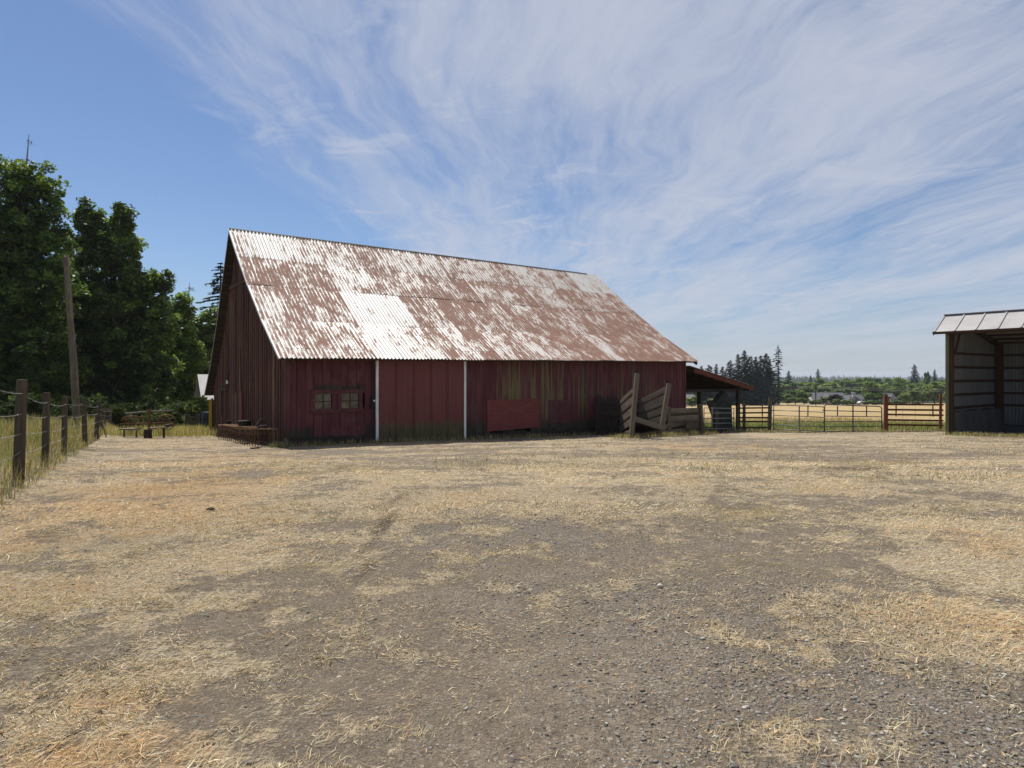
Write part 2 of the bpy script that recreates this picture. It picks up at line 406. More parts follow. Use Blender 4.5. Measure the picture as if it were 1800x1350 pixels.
M_PLY = mat('red_painted_plywood', lambda q, b: q.ramp(q.add(q.mul(q.noise(q.map(q.pos(), (2, 2, 12)), 1, 6, .65), .6), q.mul(q.noise(q.pos(), 3, 5, .6), .4)), [(.3, (.105, .028, .025)), (.5, (.175, .046, .040)), (.75, (.21, .068, .055))]), rough=.75, spec=.25)
M_WHITE = mat('old_white_paint', lambda q, b: q.ramp(q.noise(q.map(q.pos(), (9, 9, 2)), 1, 5, .6), [(.3, (.45, .44, .42)), (.5, (.70, .70, .69)), (.8, (.78, .78, .78))]), rough=.6)
M_GLASS = mat('dusty_window_glass', lambda q, b: q.ramp(q.noise(q.pos(), 3.2, 5, .6, .8), [(.3, (.022, .021, .018)), (.5, (.075, .066, .046)), (.68, (.17, .15, .105))]), rough=.12, spec=.6)
M_RUST = mat('rusty_iron', lambda q, b: q.ramp(q.noise(q.pos(), 22, 5, .65), [(.3, (.055, .025, .012)), (.55, (.16, .085, .035)), (.75, (.30, .19, .08))]), rough=.85, spec=.3)
M_PIPE = mat('grey_gate_pipe', lambda q, b: q.ramp(q.noise(q.pos(), 14, 4, .6), [(.3, (.085, .085, .09)), (.6, (.16, .165, .17)), (.8, (.20, .13, .09))]), rough=.45, spec=.5, metal=.5)
M_PIPED = mat('dark_gate_pipe', lambda q, b: q.ramp(q.noise(q.pos(), 14, 4, .6), [(.3, (.035, .035, .038)), (.6, (.075, .075, .08)), (.8, (.13, .09, .07))]), rough=.5, spec=.5, metal=.4)
M_WIRE = mat('galvanised_wire', color=(.30, .29, .28), rough=.5, metal=.7)
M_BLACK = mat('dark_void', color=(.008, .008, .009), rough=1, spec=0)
M_DARKM = mat('dark_green_sheet', lambda q, b: q.ramp(q.noise(q.pos(), 5, 5, .6), [(.3, (.012, .016, .013)), (.7, (.035, .045, .035))]), rough=.7)
def shed_metal(q, b):
    P = q.pos(); n = q.noise(q.map(P, (1.2, 1.2, .4)), 1, 5, .6); n2 = q.noise(P, 26, 4, .65)
    return q.ramp(q.add(q.mul(n, .6), q.mul(n2, .4)), [(.3, (.24, .23, .22)), (.5, (.35, .34, .335)), (.75, (.43, .42, .42))])
M_SHEDROOF = mat('weathered_shed_roof', shed_metal, rough=.7, spec=.2)
M_SHEDWALL = mat('pale_shed_sheeting', lambda q, b: q.ramp(q.noise(q.map(q.pos(), (3, 3, .5)), 1, 4, .6), [(.3, (.13, .13, .128)), (.7, (.21, .21, .21))]), rough=.5)
M_SHEDOUT = mat('mossy_green_sheeting', lambda q, b: q.ramp(q.noise(q.map(q.pos(), (3, 3, .7)), 1, 5, .6), [(.3, (.10, .11, .055)), (.7, (.19, .20, .11))]), rough=.6)
M_SHEDWOOD = mat('shed_timber', grey_wood((.12, .070, .040), .5, .05), rough=.9, spec=.1)
M_CONC = mat('old_concrete', lambda q, b: {'Base Color': q.ramp(q.add(q.mul(q.noise(q.map(q.pos(), (2, 2, .8)), 1, 6, .65), .6), q.mul(q.noise(q.pos(), 20, 4, .6), .4)), [(.3, (.045, .043, .040)), (.55, (.095, .092, .088)), (.75, (.145, .14, .135))]), 'Normal': q.bump(q.noise(q.pos(), 18, 5, .7), .02, .5)}, rough=.95)
M_BARK = mat('tree_bark', lambda q, b: {'Base Color': q.ramp(q.noise(q.map(q.pos(), (6, 6, 1.4)), 1, 5, .65), [(.3, (.035, .028, .02)), (.6, (.095, .080, .06)), (.8, (.16, .145, .12))]), 'Normal': q.bump(q.noise(q.map(q.pos(), (16, 16, 3)), 1, 5, .65), .03, .8)}, rough=.95, spec=.1)
M_SNAG = mat('bleached_dead_wood', color=(.15, .13, .115), rough=.95)
M_POLE = mat('old_pole_wood', lambda q, b: {'Base Color': q.mix(q.mul(q.step(q.noise(q.pos(), 3.5, 5, .6), .5, .65), .55), q.ramp(q.noise(q.map(q.pos(), (16, 16, 1.1)), 1, 6, .7), [(.3, (.06, .048, .036)), (.5, (.14, .115, .088)), (.75, (.23, .20, .165))]), (.20, .19, .06)), 'Normal': q.bump(q.noise(q.map(q.pos(), (24, 24, 1.5)), 1, 5, .7), .02, .9)}, rough=.95, spec=.1)
def leafm(name, trans=.3, rough=.5, spec=.35): return vcol(name, rough, trans, spec)
M_LEAF = leafm('maple_leaves', .42, .48, .3); M_BUSH = leafm('bush_leaves', .3, .75, .1); M_NEEDLE = leafm('conifer_needles', .12, .7, .15); M_FARLEAF = leafm('far_leaves', .36, .7, .15)

# ------------------------------------------------------------------ ground sheet
def blob(x, y, cx, cy, rx, ry, rot=0):
    c, s = math.cos(rot), math.sin(rot); dx = x - cx; dy = y - cy
    return np.exp(-(((dx * c + dy * s) / rx) ** 2 + ((-dx * s + dy * c) / ry) ** 2))
_BB = {}
def blobpx(x, y, px, py, rpx, rpy):
    k = (px, py)
    if k not in _BB: _BB[k] = ghit(px, py)
    c = _BB[k]; top = ghit(px, max(py - rpy, 712)); ry = max(.15, (top.y - c.y)); rx = rpx / F * c.y
    return blob(x, y, c.x, c.y, rx, ry)
def masks(x, y):
    x = np.asarray(x, float); y = np.asarray(y, float)
    n1 = fbm(x * .32 + 4, y * .32, 21); n2 = fbm(x * 1.15, y * 1.15 + 8, 31); n3 = fbm(x * 3.6, y * 3.6, 47)
    n4 = fbm(x * .5, y * 2.2, 71)
    straw = .80 + (n1 - .5) * .5
    bare = np.zeros_like(x)
    for px, py, rx, ry, a in ((1180, 1180, 520, 150, .85), (1650, 1250, 330, 130, .75), (980, 960, 400, 66, .64), (1000, 930, 240, 34, .3), (820, 1060, 300, 60, .50), (1330, 1000, 330, 60, .55), (560, 960, 200, 34, .35),
                              (1420, 905, 230, 22, .38), (1650, 880, 260, 14, .32), (1640, 795, 260, 9, .35), (1250, 1310, 350, 60, .45), (690, 890, 60, 40, .35), (900, 1290, 300, 60, .25), (1120, 880, 160, 20, .3), (330, 1255, 130, 40, .45), (300, 1090, 160, 26, .25), (720, 1180, 200, 40, .3)):
        bare = np.maximum(bare, a * blobpx(x, y, px, py, rx, ry))
    straw = straw - bare * (.78 + .5 * (n2 - .5)) + (n2 - .5) * .95 + (n3 - .5) * .8 + (n4 - .5) * (.45 + .75 * sstep(y, 8, 13)) - .10 * sstep(y, 8, 12)
    for px, py, rx, ry, a in ((860, 932, 48, 9, 1.1), (880, 1032, 32, 9, 1.1), (1275, 1120, 30, 9, 1.2), (1120, 1090, 24, 6, .6), (770, 1160, 60, 10, .5), (960, 1050, 40, 7, .5), (1085, 1030, 20, 6, .6), (1435, 1158, 16, 5, .7), (700, 900, 60, 10, .3), (1395, 1042, 24, 8, .6), (1680, 1080, 160, 40, .6), (1740, 1010, 120, 30, .5),
                              (1480, 1290, 170, 40, .4), (700, 1270, 120, 60, .35), (1720, 985, 150, 16, .5)):
        straw = straw + a * blobpx(x, y, px, py, rx, ry)
    orng = np.zeros_like(x) + .24 + .10 * sstep(x, 1, -4)
    for px, py, rx, ry, a in ((300, 860, 280, 52, .70), (110, 930, 180, 40, .6), (520, 850, 160, 30, .4), (60, 1000, 120, 40, .35), (420, 800, 240, 18, .55), (1230, 785, 260, 9, .6), (1700, 1090, 200, 60, .55), (1760, 960, 140, 40, .55), (650, 1260, 110, 30, .5), (150, 1330, 320, 50, .7), (200, 1230, 260, 50, .45), (690, 1190, 80, 30, .25), (1500, 860, 200, 20, .35), (720, 795, 200, 8, .45)):
        orng = np.maximum(orng, a * blobpx(x, y, px, py, rx, ry))
    orng = orng + (n2 - .5) * .5 + (n1 - .5) * .2
    grav = np.zeros_like(x) + .08
    for px, py, rx, ry, a in ((1450, 1180, 480, 170, .8), (1700, 1300, 260, 120, .8), (950, 930, 330, 50, .85), (1100, 1050, 350, 70, .55), (620, 960, 120, 30, .4)):
        grav = np.maximum(grav, a * blobpx(x, y, px, py, rx, ry))
    grav = grav + (n1 - .5) * .3
    green = np.zeros_like(x)
    green = np.maximum(green, .80 * sstep(y, 31.0, 35) * sstep(y, 62, 46) * sstep(x, 5, 9))
    for px, py, rx, ry, a in ((1130, 772, 110, 4, .55), (1720, 768, 160, 4, .5), (500, 787, 16, 4, .8), (620, 800, 90, 6, .25), (250, 768, 70, 6, .5), (830, 825, 40, 5, .3)):
        green = np.maximum(green, a * blobpx(x, y, px, py, rx, ry))
    fl = fline(x, y); green = np.maximum(green, .52 * sstep(fl, -.1, .5)); green = np.maximum(green, .75 * sstep(fl, 3, 8))
    green = green * (.55 + .9 * n1)
    field = sstep(y, 36, 50) * sstep(x, -4, 6) * (1 - .0 * x); field = np.maximum(field, sstep(y, 60, 80))
    field = np.clip(field, 0, 1)
    dark = np.zeros_like(x)  # dark ground patches; those by the nearest fence post paint cast shadow
    for px, py, rx, ry, a in ((1500, 822, 110, 7, .75), (1440, 908, 70, 5, .5), (1700, 850, 110, 6, .5), (95, 940, 60, 10, .6), (20, 885, 30, 12, .9), (150, 790, 40, 8, .7), (60, 855, 50, 12, .5), (640, 795, 160, 5, .4), (350, 1250, 90, 26, .55), (120, 1300, 20, 8, .8), (1560, 915, 90, 5, .4), (370, 898, 8, 3, 1)):
        dark = np.maximum(dark, a * blobpx(x, y, px, py, rx, ry))
    dark = dark * (.5 + n2)
    for px, py, rx, ry, a in ((672, 920, 20, 34, .75), (655, 960, 20, 34, .75), (640, 1010, 24, 44, .6), (700, 880, 22, 24, .6), (615, 1070, 26, 40, .4), (1040, 905, 20, 30, .3), (1180, 1010, 40, 16, .35), (1620, 905, 60, 5, .6), (1120, 1255, 26, 12, .45), (860, 1215, 40, 12, .4), (560, 1130, 60, 14, .4), (210, 1110, 60, 10, .4), (980, 1120, 60, 12, .3), (1540, 1150, 50, 12, .45)):
        dark = np.maximum(dark, a * blobpx(x, y, px, py, rx, ry) * (.6 + n3))
    moss = np.zeros_like(x)
    for px, py, rx, ry, a in ((560, 990, 90, 22, .8), (1300, 900, 160, 20, .55), (1330, 990, 120, 20, .5), (230, 960, 120, 14, .4), (760, 990, 150, 20, .4)):
        moss = np.maximum(moss, a * blobpx(x, y, px, py, rx, ry))
    return straw, orng, grav, green, field, dark, moss
def build_ground():
    ys = np.concatenate([np.arange(-60, -2, 3), np.arange(-2, 16, .12), np.arange(16, 40, .3), np.arange(40, 90, 1.5), np.geomspace(90, 6000, 60)])
    xn = np.concatenate([np.arange(0, 14, .16), np.arange(14, 36, .5), np.geomspace(36, 6000, 50)])
    xs = np.concatenate([-xn[:0:-1], xn])
    X, Y = np.meshgrid(xs, ys); Z = G(X, Y)
    V = np.stack([X.ravel(), Y.ravel(), Z.ravel()], 1)
    nx = len(xs); i = np.arange(len(ys) - 1)[:, None] * nx + np.arange(nx - 1)[None, :]; i = i.ravel()
    Fq = np.stack([i, i + 1, i + nx + 1, i + nx], 1)
    s, o, gr, ge, fi, da, mo = [a.ravel() for a in masks(X, Y)]
    me = npmesh('ground', V, Fq, M_GROUND, {'mask': np.stack([s, o, gr, ge], 1), 'mask2': np.stack([fi, da, mo, mo * 0 + 1], 1)}, True)
    o = link('ground', me); o['kind'] = 'structure'
build_ground()

def blades(name, base, length, width, lean, az, bend, colr, m, label, lift=.004, parent=None):
    """thin two-segment blades: lean 0 = upright, 90 deg = lying"""
    n = len(base); dx = np.stack([np.cos(az), np.sin(az), 0 * az], 1); up = np.array([0, 0, 1.0])
    d1 = dx * np.sin(lean)[:, None] + up * np.cos(lean)[:, None]; l2 = np.clip(lean + bend, -.2, 1.75)
    az2 = az + RNG.normal(0, .35, n); dx2 = np.stack([np.cos(az2), np.sin(az2), 0 * az], 1)
    d2 = dx2 * np.sin(l2)[:, None] + up * np.cos(l2)[:, None]
    sd_ = np.stack([-np.sin(az), np.cos(az), 0 * az], 1) * (width / 2)[:, None]
    tw = RNG.normal(0, .5, n)[:, None]; sd_ = sd_ + up * np.abs(tw) * (width / 2)[:, None]
    p0 = base + up * lift; p1 = p0 + d1 * (length * .5)[:, None]; p2 = p1 + d2 * (length * .5)[:, None]
    V = np.stack([p0 - sd_ * .8, p0 + sd_ * .8, p1 + sd_, p1 - sd_, p2], 1)
    zmin = G(V[:, 4, 0], V[:, 4, 1]) + .002; V[:, 4, 2] = np.maximum(V[:, 4, 2], zmin)
    V = V.reshape(-1, 3); k = np.arange(n) * 5
    T = np.concatenate([np.stack([k, k + 1, k + 2], 1), np.stack([k, k + 2, k + 3], 1), np.stack([k + 3, k + 2, k + 4], 1)])
    C = np.repeat(np.concatenate([colr, np.ones((n, 1))], 1), 5, 0)
    o = link(name, npmesh(name, V, T, m, {'col': C})); o['kind'] = 'stuff'
    if label: o['label'] = label[0]; o['category'] = label[1]
    return o
def pal(n, cols, wts, jit=.18):
    cols = np.array(cols); i = RNG.choice(len(cols), n, p=np.array(wts) / sum(wts))
    return np.clip(cols[i] * (1 + RNG.normal(0, jit, (n, 1))) * (1 + RNG.normal(0, .05, (n, 3))), .01, .9)
def build_straw():
    parts = []
    for y0, y1, dens in ((1.7, 4.2, 6500), (4.2, 7.5, 2700), (7.5, 13, 700), (13, 24, 70), (24, 34, 16)):
        xm = y1 * .9 + .6; n = int(dens * (y1 - y0) * 2 * xm); x = RNG.uniform(-xm, xm, n); y = RNG.uniform(y0, y1, n)
        k = np.abs(x) < y * .86 + .7; parts.append(np.stack([x[k], y[k]], 1))
    P = np.concatenate(parts); s, o, gr, ge, fi, da, mo = masks(P[:, 0], P[:, 1])
    cl = vn(P[:, 0] * 9, P[:, 1] * 9, 5) * .6 + vn(P[:, 0] * 24, P[:, 1] * 24, 6) * .4
    prob = np.clip((s - .22) * 1.5, .015, 1) * sstep(cl + (s - .5) * .35, .34, .62); short = prob < .12; prob = np.maximum(prob, .20 * sstep(cl, .46, .58) + .03)
    # nothing under the barn or the pole shed
    A2 = np.array([-6.787, 18.8]); q = P - A2; u = q @ np.array([math.cos(BA), math.sin(BA)]); v = q @ np.array([-math.sin(BA), math.cos(BA)])
    k = (RNG.random(len(P)) < prob) & ~((u > -.3) & (u < 23) & (v > -.2)) & (fline(P[:, 0], P[:, 1]) < .2) & (ge < .6)
    P = P[k]; o = o[k]; short = short[k]; n = len(P); d = P[:, 1]
    L = RNG.gamma(3.0, .0145, n) + .012; L = np.where(RNG.random(n) < .025, L * 2.6, L); L *= np.clip(d / 9, .68, 1.25); L = np.where(short & (RNG.random(n) < .93), L * .42, L)
    w = RNG.uniform(.0012, .0029, n) * np.clip(d / 4.2, 1, 4); w = np.where(RNG.random(n) < .06, w * 2.1, w)
    lean = np.radians(RNG.uniform(62, 93, n)); up = RNG.random(n) < .10; lean = np.where(up, np.radians(RNG.uniform(15, 60, n)), lean); L = np.where(up, L * .7, L)
    az = RNG.uniform(0, 2 * np.pi, n); flow = RNG.random(n) < .35; az = np.where(RNG.random(n) < .6, 9 * vn(P[:, 0] * .55, P[:, 1] * .55, 91) + RNG.normal(0, .55, n), az)
    c1 = pal(n, [(.58, .48, .32), (.46, .37, .23), (.68, .60, .44), (.30, .25, .18), (.52, .39, .20)], [4, 3, 2, 2, 1]); c2 = pal(n, [(.50, .33, .165), (.57, .43, .25), (.36, .22, .10)], [3, 3, 1])
    C = np.where((RNG.random(n) < np.clip(o * 1.15, .05, .95))[:, None], c2, c1)
    B = np.stack([P[:, 0], P[:, 1], G(P[:, 0], P[:, 1])], 1)
    blades('straw_litter', B, L, w, lean, az, RNG.normal(.0, .35, n), C, M_STRAW, ('loose dry straw and cut grass scattered over the yard', 'straw'))
build_straw()
def build_gravel():
    parts = []
    for y0, y1, dens in ((1.7, 4.5, 900), (4.5, 9, 220), (9, 15, 16)):
        xm = y1 * .9 + .6; n = int(dens * (y1 - y0) * 2 * xm); parts.append(np.stack([RNG.uniform(-xm, xm, n), RNG.uniform(y0, y1, n)], 1))
    P = np.concatenate(parts); s, o, gr, *_ = masks(P[:, 0], P[:, 1]); k = RNG.random(len(P)) < np.clip(gr * 1.1 - .05, .02, 1); P = P[k]; n = len(P)
    t = (1 + 5 ** .5) / 2
    ico = np.array([(-1, t, 0), (1, t, 0), (-1, -t, 0), (1, -t, 0), (0, -1, t), (0, 1, t), (0, -1, -t), (0, 1, -t), (t, 0, -1), (t, 0, 1), (-t, 0, -1), (-t, 0, 1)]) / 1.9
    fac = np.array([(0, 11, 5), (0, 5, 1), (0, 1, 7), (0, 7, 10), (0, 10, 11), (1, 5, 9), (5, 11, 4), (11, 10, 2), (10, 7, 6), (7, 1, 8), (3, 9, 4), (3, 4, 2), (3, 2, 6), (3, 6, 8), (3, 8, 9), (4, 9, 5), (2, 4, 11), (6, 2, 10), (8, 6, 7), (9, 8, 1)])
    r = RNG.gamma(2.0, .0022, n) + .003; r = np.minimum(r, .011)
    V = ico[None] * (1 + RNG.normal(0, .26, (n, 12, 1))); V = V * np.stack([r * RNG.uniform(.8, 1.5, n), r * RNG.uniform(.7, 1.2, n), r * RNG.uniform(.35, .75, n)], 1)[:, None, :]
    a = RNG.uniform(0, 6.28, n); c, s_ = np.cos(a)[:, None], np.sin(a)[:, None]
    V = np.stack([V[..., 0] * c - V[..., 1] * s_, V[..., 0] * s_ + V[..., 1] * c, V[..., 2]], 2) + np.stack([P[:, 0], P[:, 1], G(P[:, 0], P[:, 1]) + r * .12], 1)[:, None, :]
    T = (fac[None] + (np.arange(n) * 12)[:, None, None]).reshape(-1, 3)
    C = pal(n, [(.18, .166, .145), (.25, .23, .20), (.12, .11, .097), (.36, .335, .30), (.20, .168, .135)], [4, 3, 2, 1, 3]); C = np.repeat(np.concatenate([C, np.ones((n, 1))], 1), 12, 0)
    o = link('gravel', npmesh('gravel', V.reshape(-1, 3), T, M_STONE, {'col': C})); tag(o, 'grey gravel scattered over the bare earth of the yard', 'gravel', kind='stuff')
build_gravel()
def tall_grass():
    # strip along the wire fence
    def strip(n, tlo, thi, f0, f1):
        t = tlo + (thi - tlo) * RNG.random(n) ** 1.35; y = t; f = RNG.uniform(f0, f1, n); x = -1.83 - .59 * y - f / .861
        return x, y
    x, y = strip(26000, 5.5, 50, -.25, 2.6); k = vn(x * 1.6, y * 1.6, 8) > .25; x, y = x[k], y[k]; n = len(x)
    edge = np.clip(fline(x, y) + .3, 0, 1)
    L = RNG.uniform(.16, .62, n) * (.45 + .75 * edge) * (.7 + .6 * vn(x * .7, y * .7, 3)); w = RNG.uniform(.004, .008, n) * np.clip(y / 9, 1, 3)
    C = pal(n, [(.36, .28, .15), (.43, .345, .20), (.12, .155, .045), (.18, .19, .065), (.30, .235, .125)], [4, 3, 2.4, 2, 2])
    blades('tall_grass', np.stack([x, y, G(x, y) - .01], 1), L, w, np.abs(RNG.normal(.12, .22, n)), RNG.uniform(0, 6.28, n), RNG.normal(.35, .35, n), C, M_GRASS, ('tall half dry grass growing along the wire fence on the left', 'grass'))
    # weeds round the old rake
    n = 6000; c = gp(262, 25.5); x = RNG.normal(c.x, 1.6, n); y = RNG.normal(c.y + 1.2, 1.5, n); k = (fline(x, y) < 0) & (y > c.y - .8); x, y = x[k], y[k]; n = len(x)
    blades('weed_grass', np.stack([x, y, G(x, y) - .01], 1), RNG.uniform(.12, .5, n), RNG.uniform(.01, .02, n), np.abs(RNG.normal(.1, .2, n)), RNG.uniform(0, 6.28, n), RNG.normal(.3, .3, n), pal(n, [(.44, .36, .18), (.20, .23, .07), (.52, .43, .24)], [3, 2, 2]), M_GRASS, ('dry weeds and grass around the old hay rake', 'grass'))
    # paddock behind the gates: green strip and dry stand
    n = 26000; y = 31.2 + 32 * RNG.random(n) ** 1.4; x = RNG.uniform(6, 34, n); k = x < y * .78; x, y = x[k], y[k]; n = len(x)
    gm = RNG.random(n) < .8 * sstep(y, 58, 36)
    C = np.where(gm[:, None], pal(n, [(.12, .16, .045), (.20, .22, .07), (.30, .28, .11)], [3, 2, 1]), pal(n, [(.38, .285, .145), (.44, .34, .19), (.29, .21, .10)], [3, 2, 1]))
    blades('paddock_grass', np.stack([x, y, G(x, y) - .01], 1), RNG.uniform(.1, .36, n), RNG.uniform(.012, .03, n), np.abs(RNG.normal(.15, .25, n)), RNG.uniform(0, 6.28, n), RNG.normal(.3, .3, n), C, M_GRASS, ('green and dry grass in the paddock behind the metal gates', 'grass'))
    # ragged edge of dry grass and weeds at the foot of barn, chute, rails and pole shed
    xs, ys = [], []
    def run(p, q, n, sp):
        t = RNG.random(n); xs.append(p[0] + (q[0] - p[0]) * t + RNG.normal(0, sp, n)); ys.append(p[1] + (q[1] - p[1]) * t + RNG.normal(0, sp, n) - sp)
    l = (math.cos(BA), math.sin(BA)); A = (-6.787, 18.8)
    run((A[0] + .1, A[1] - .3), (A[0] + 18.4 * l[0], A[1] + 18.4 * l[1] - .3), 2600, .10)
    run((3.9, 23.0), (8.5, 27.4), 2600, .3); run((9, 30.0), (23, 30.0), 3000, .18); run((18.2, 26.4), (21.5, 21.5), 2500, .25)
    run((-6.9, 18.3), (-6.6, 18.35), 260, .12)
    x = np.concatenate(xs); y = np.concatenate(ys); n = len(x); gm = RNG.random(n) < .30
    C = np.where(gm[:, None], pal(n, [(.12, .17, .045), (.19, .22, .07)], [3, 2]), pal(n, [(.38, .28, .16), (.44, .36, .23), (.28, .20, .11)], [3, 2, 1]))
    blades('edge_grass', np.stack([x, y, G(x, y) - .01], 1), RNG.uniform(.05, .24, n), RNG.uniform(.008, .018, n), np.abs(RNG.normal(.25, .3, n)), RNG.uniform(0, 6.28, n), RNG.normal(.35, .3, n), C, M_GRASS, ('short weeds and dry grass at the foot of barn and fences', 'grass'))
    # dry standing tufts across the yard's far half
    n = 15000; px = RNG.uniform(760, 1800, n); y = RNG.uniform(9.5, 25, n); x = (px - 900) / F * y; k = vn(x * .5, y * 1.1, 77) + .35 * vn(x * 2, y * 2, 5) > .78
    q0 = x - A[0]; q1 = y - A[1]; v = -q0 * math.sin(BA) + q1 * math.cos(BA); k &= (v < -.4) | (q0 < -1); x, y = x[k], y[k]; n = len(x)
    blades('dry_tufts', np.stack([x, y, G(x, y) - .01], 1), RNG.uniform(.03, .10, n), RNG.uniform(.006, .014, n), np.abs(RNG.normal(.4, .35, n)), RNG.uniform(0, 6.28, n), RNG.normal(.3, .3, n), pal(n, [(.38, .31, .20), (.32, .22, .12), (.44, .38, .27), (.19, .125, .08)], [3, 2, 2, 1]), M_GRASS, ('low dry grass tufts across the far half of the yard', 'grass'))
tall_grass()

# ================================================================== the barn
A0 = Vector((-6.787, 18.8, 0)); LD = Vector((math.cos(BA), math.sin(BA), 0)); DD = Vector((-math.sin(BA), math.cos(BA), 0)); UP = Vector((0, 0, 1))
BL = 18.4
def bp(u, v, z): p = A0 + LD * u + DD * v; p.z = z; return p
def U(px, v=0):      # barn length coordinate seen in picture column px on the plane v
    k = (px - 900) / F; p = A0 + DD * v; return (k * p.y - p.x) / (LD.x - k * LD.y)
def ZU(py, u, v=0): return E + (YH - py) / F * bp(u, v, 0).y
NEAR = [(-.5, .53), (1.5, 1.80), (3.4, 3.17), (4.9, 4.36), (6.3, 5.56)]
FAR = [(6.3, 5.56), (7.4, 3.95), (8.8, 1.98), (10.1, .36), (11.4, -.86)]
def roofz(v, u=0):
    pr = NEAR if v <= 6.3 else FAR
    z = float(np.interp(v, [a for a, _ in pr], [b for _, b in pr])) + E
    return z + .14 * (u / BL) * (1 - (min(v, 6.3) + .5) / 6.8)
barn = thing('barn', bp(0, 0, g(*bp(0, 0, 0).xy)), 'old red board barn with rusty corrugated iron roof standing across the yard', 'barn')
def build_barn():
    FN = -DD; GN = -LD
    wall = solid('blackout_box', [bp(u, v, z) for z in (-3, 1) for u, v in ((.06, .06), (BL - .06, .06), (BL - .06, 10.8), (.06, 10.8))][:4] and
                 [bp(.06, .08, -1.6), bp(BL - .06, .08, -1.9), bp(BL - .06, 10.7, -2.2), bp(.06, 10.7, -2.0), bp(.06, .08, roofz(.08) - .2), bp(BL - .06, .08, roofz(.08, BL) - .2), bp(BL - .06, 10.7, roofz(10.7) - .2), bp(.06, 10.7, roofz(10.7) - .2)], BOXF, M_BLACK, barn)  # added black box stands for the dark interior seen through gaps
    # --- front boards
    uD0, uD1 = U(661), U(812); uP0, uP1 = U(855), U(947)
    wu0, wu1 = U(551), U(632); wz1 = ZU(690, (wu0 + wu1) / 2); wz0 = ZU(720, (wu0 + wu1) / 2)
    u = 0.02
    while u < BL - .05:
        w = random.choice((.24, .27, .29, .30))
        if u < uD0 < u + w + .12: w = uD0 - u
        if uD0 - .01 <= u < uD1: u = uD1 + .02; continue
        if u + w > BL: w = BL - u
        um = u + w / 2; p = bp(um, 0, 0); zb = g(p.x, p.y) + random.uniform(-.02, .10); zt = roofz(.05, um) - .05
        yel = .12 + .20 * random.random()
        if 7.6 < um < 13.2: yel = random.uniform(.45, 1.0)
        elif 13.2 <= um < 16.8: yel = random.uniform(.25, .72)
        dirt = random.uniform(.2, .7) + (.5 if 5.4 < um < 6.7 else 0)
        spans = [(zb, zt)]
        if wu0 - .05 < um < wu1 + .05: spans = [(zb, wz0), (wz1, zt)]
        elif u < uP1 - .6 and u + w > uP0 + .15: spans = [(zb - .05, zb + .20), (zb + .34, zt)]      # open slot below the plywood
        for a, b_ in spans:
            off = random.uniform(-.008, .010); tilt = random.uniform(-.012, .012)
            bar('siding_board', bp(um - tilt, -.012 + off, a), bp(um + tilt, -.012 + off, b_), w - .012, .030, M_DARKW if b_ < zb + .25 else M_RED, barn, FN, color=(random.random(), yel, dirt, 1))
        u += w
    # dark strips paint the shaded ground along the wall foot, right-hand half
    for i in range(7):
        ua = uP1 + .1 + i * 1.3; ub = min(ua + 1.28, BL - .2); p = bp((ua + ub) / 2, 0, 0); zg = g(p.x, p.y)
        if ua < BL - .4: bar('foot_shade_strip', bp(ua, -.045, zg + .17), bp(ub, -.045, zg + .17 + random.uniform(-.02, .02)), .34, .03, M_DARKW, barn, FN)
    for ua, ub in ((.1, uD0 / 2), (uD0 / 2 + .02, uD0 - .04)):
        p = bp((ua + ub) / 2, 0, 0); zg = g(p.x, p.y)
        bar('foot_shade_strip', bp(ua, -.045, zg + .14), bp(ub, -.045, zg + .14), .26, .03, M_DARKW, barn, FN)  # dark strips left of the door, again painting shaded ground
    # corner boards
    bar('corner_board', bp(.05, -.05, g(*bp(0, 0, 0).xy) - .05), bp(.05, -.05, roofz(0) - .05), .11, .03, M_RED, barn, FN, color=(.1, .4, .6, 1))
    bar('corner_board', bp(BL - .05, -.05, g(*bp(BL, 0, 0).xy) - .05), bp(BL - .05, -.05, roofz(0, BL) - .05), .10, .03, M_RED, barn, FN, color=(.3, .3, .3, 1))
    # --- sliding door: ribbed sheets, white edge trims, track board
    zt = ZU(632, (uD0 + uD1) / 2); dr = thing_part('sliding_door', bp(uD0, -.12, 0), barn)
    npn = 5; pw = (uD1 - uD0) / npn
    for i in range(npn):
        ua = uD0 + i * pw; us = []; zoff = []
        prof = [(0, 0), (.06, 0), (.075, .022), (.105, .022), (.12, 0)]
        k = 0
        while k * .2 < pw - .02:
            for a, h in ((0, 0), (.02, .028), (.05, .028), (.07, 0)):
                if k * .2 + a < pw - .002: us.append(k * .2 + a); zoff.append(h if k % 3 == 0 else h * .5)
            k += 1
        us.append(pw - .002); zoff.append(0)
        vs = []; fs = []
        for a, h in zip(us, zoff):
            p = bp(ua + a, 0, 0); zb = g(p.x, p.y) + .03
            vs += [bp(ua + a, -.13 - h, zb), bp(ua + a, -.13 - h, zt)]
        n = len(us)
        for j in range(n - 1): fs.append((2 * j, 2 * j + 2, 2 * j + 3, 2 * j + 1))
        # closed back
        b0 = len(vs); p = bp(ua, 0, 0); zb = g(p.x, p.y) + .03
        vs += [bp(ua, -.10, zb), bp(ua, -.10, zt), bp(ua + pw - .002, -.10, zb), bp(ua + pw - .002, -.10, zt)]
        fs += [(b0, b0 + 1, b0 + 3, b0 + 2), (0, 1, b0 + 1, b0), (2 * n - 2, b0 + 2, b0 + 3, 2 * n - 1)]
        solid('door_sheet', vs, fs, M_DOOR, dr)
    for uu in (uD0 - .03, uD1 + .03):
        p = bp(uu, 0, 0); bar('edge_trim', bp(uu, -.15, g(p.x, p.y) + .02), bp(uu, -.15, zt + .02), .085, .05, M_WHITE, dr, FN, 'box')
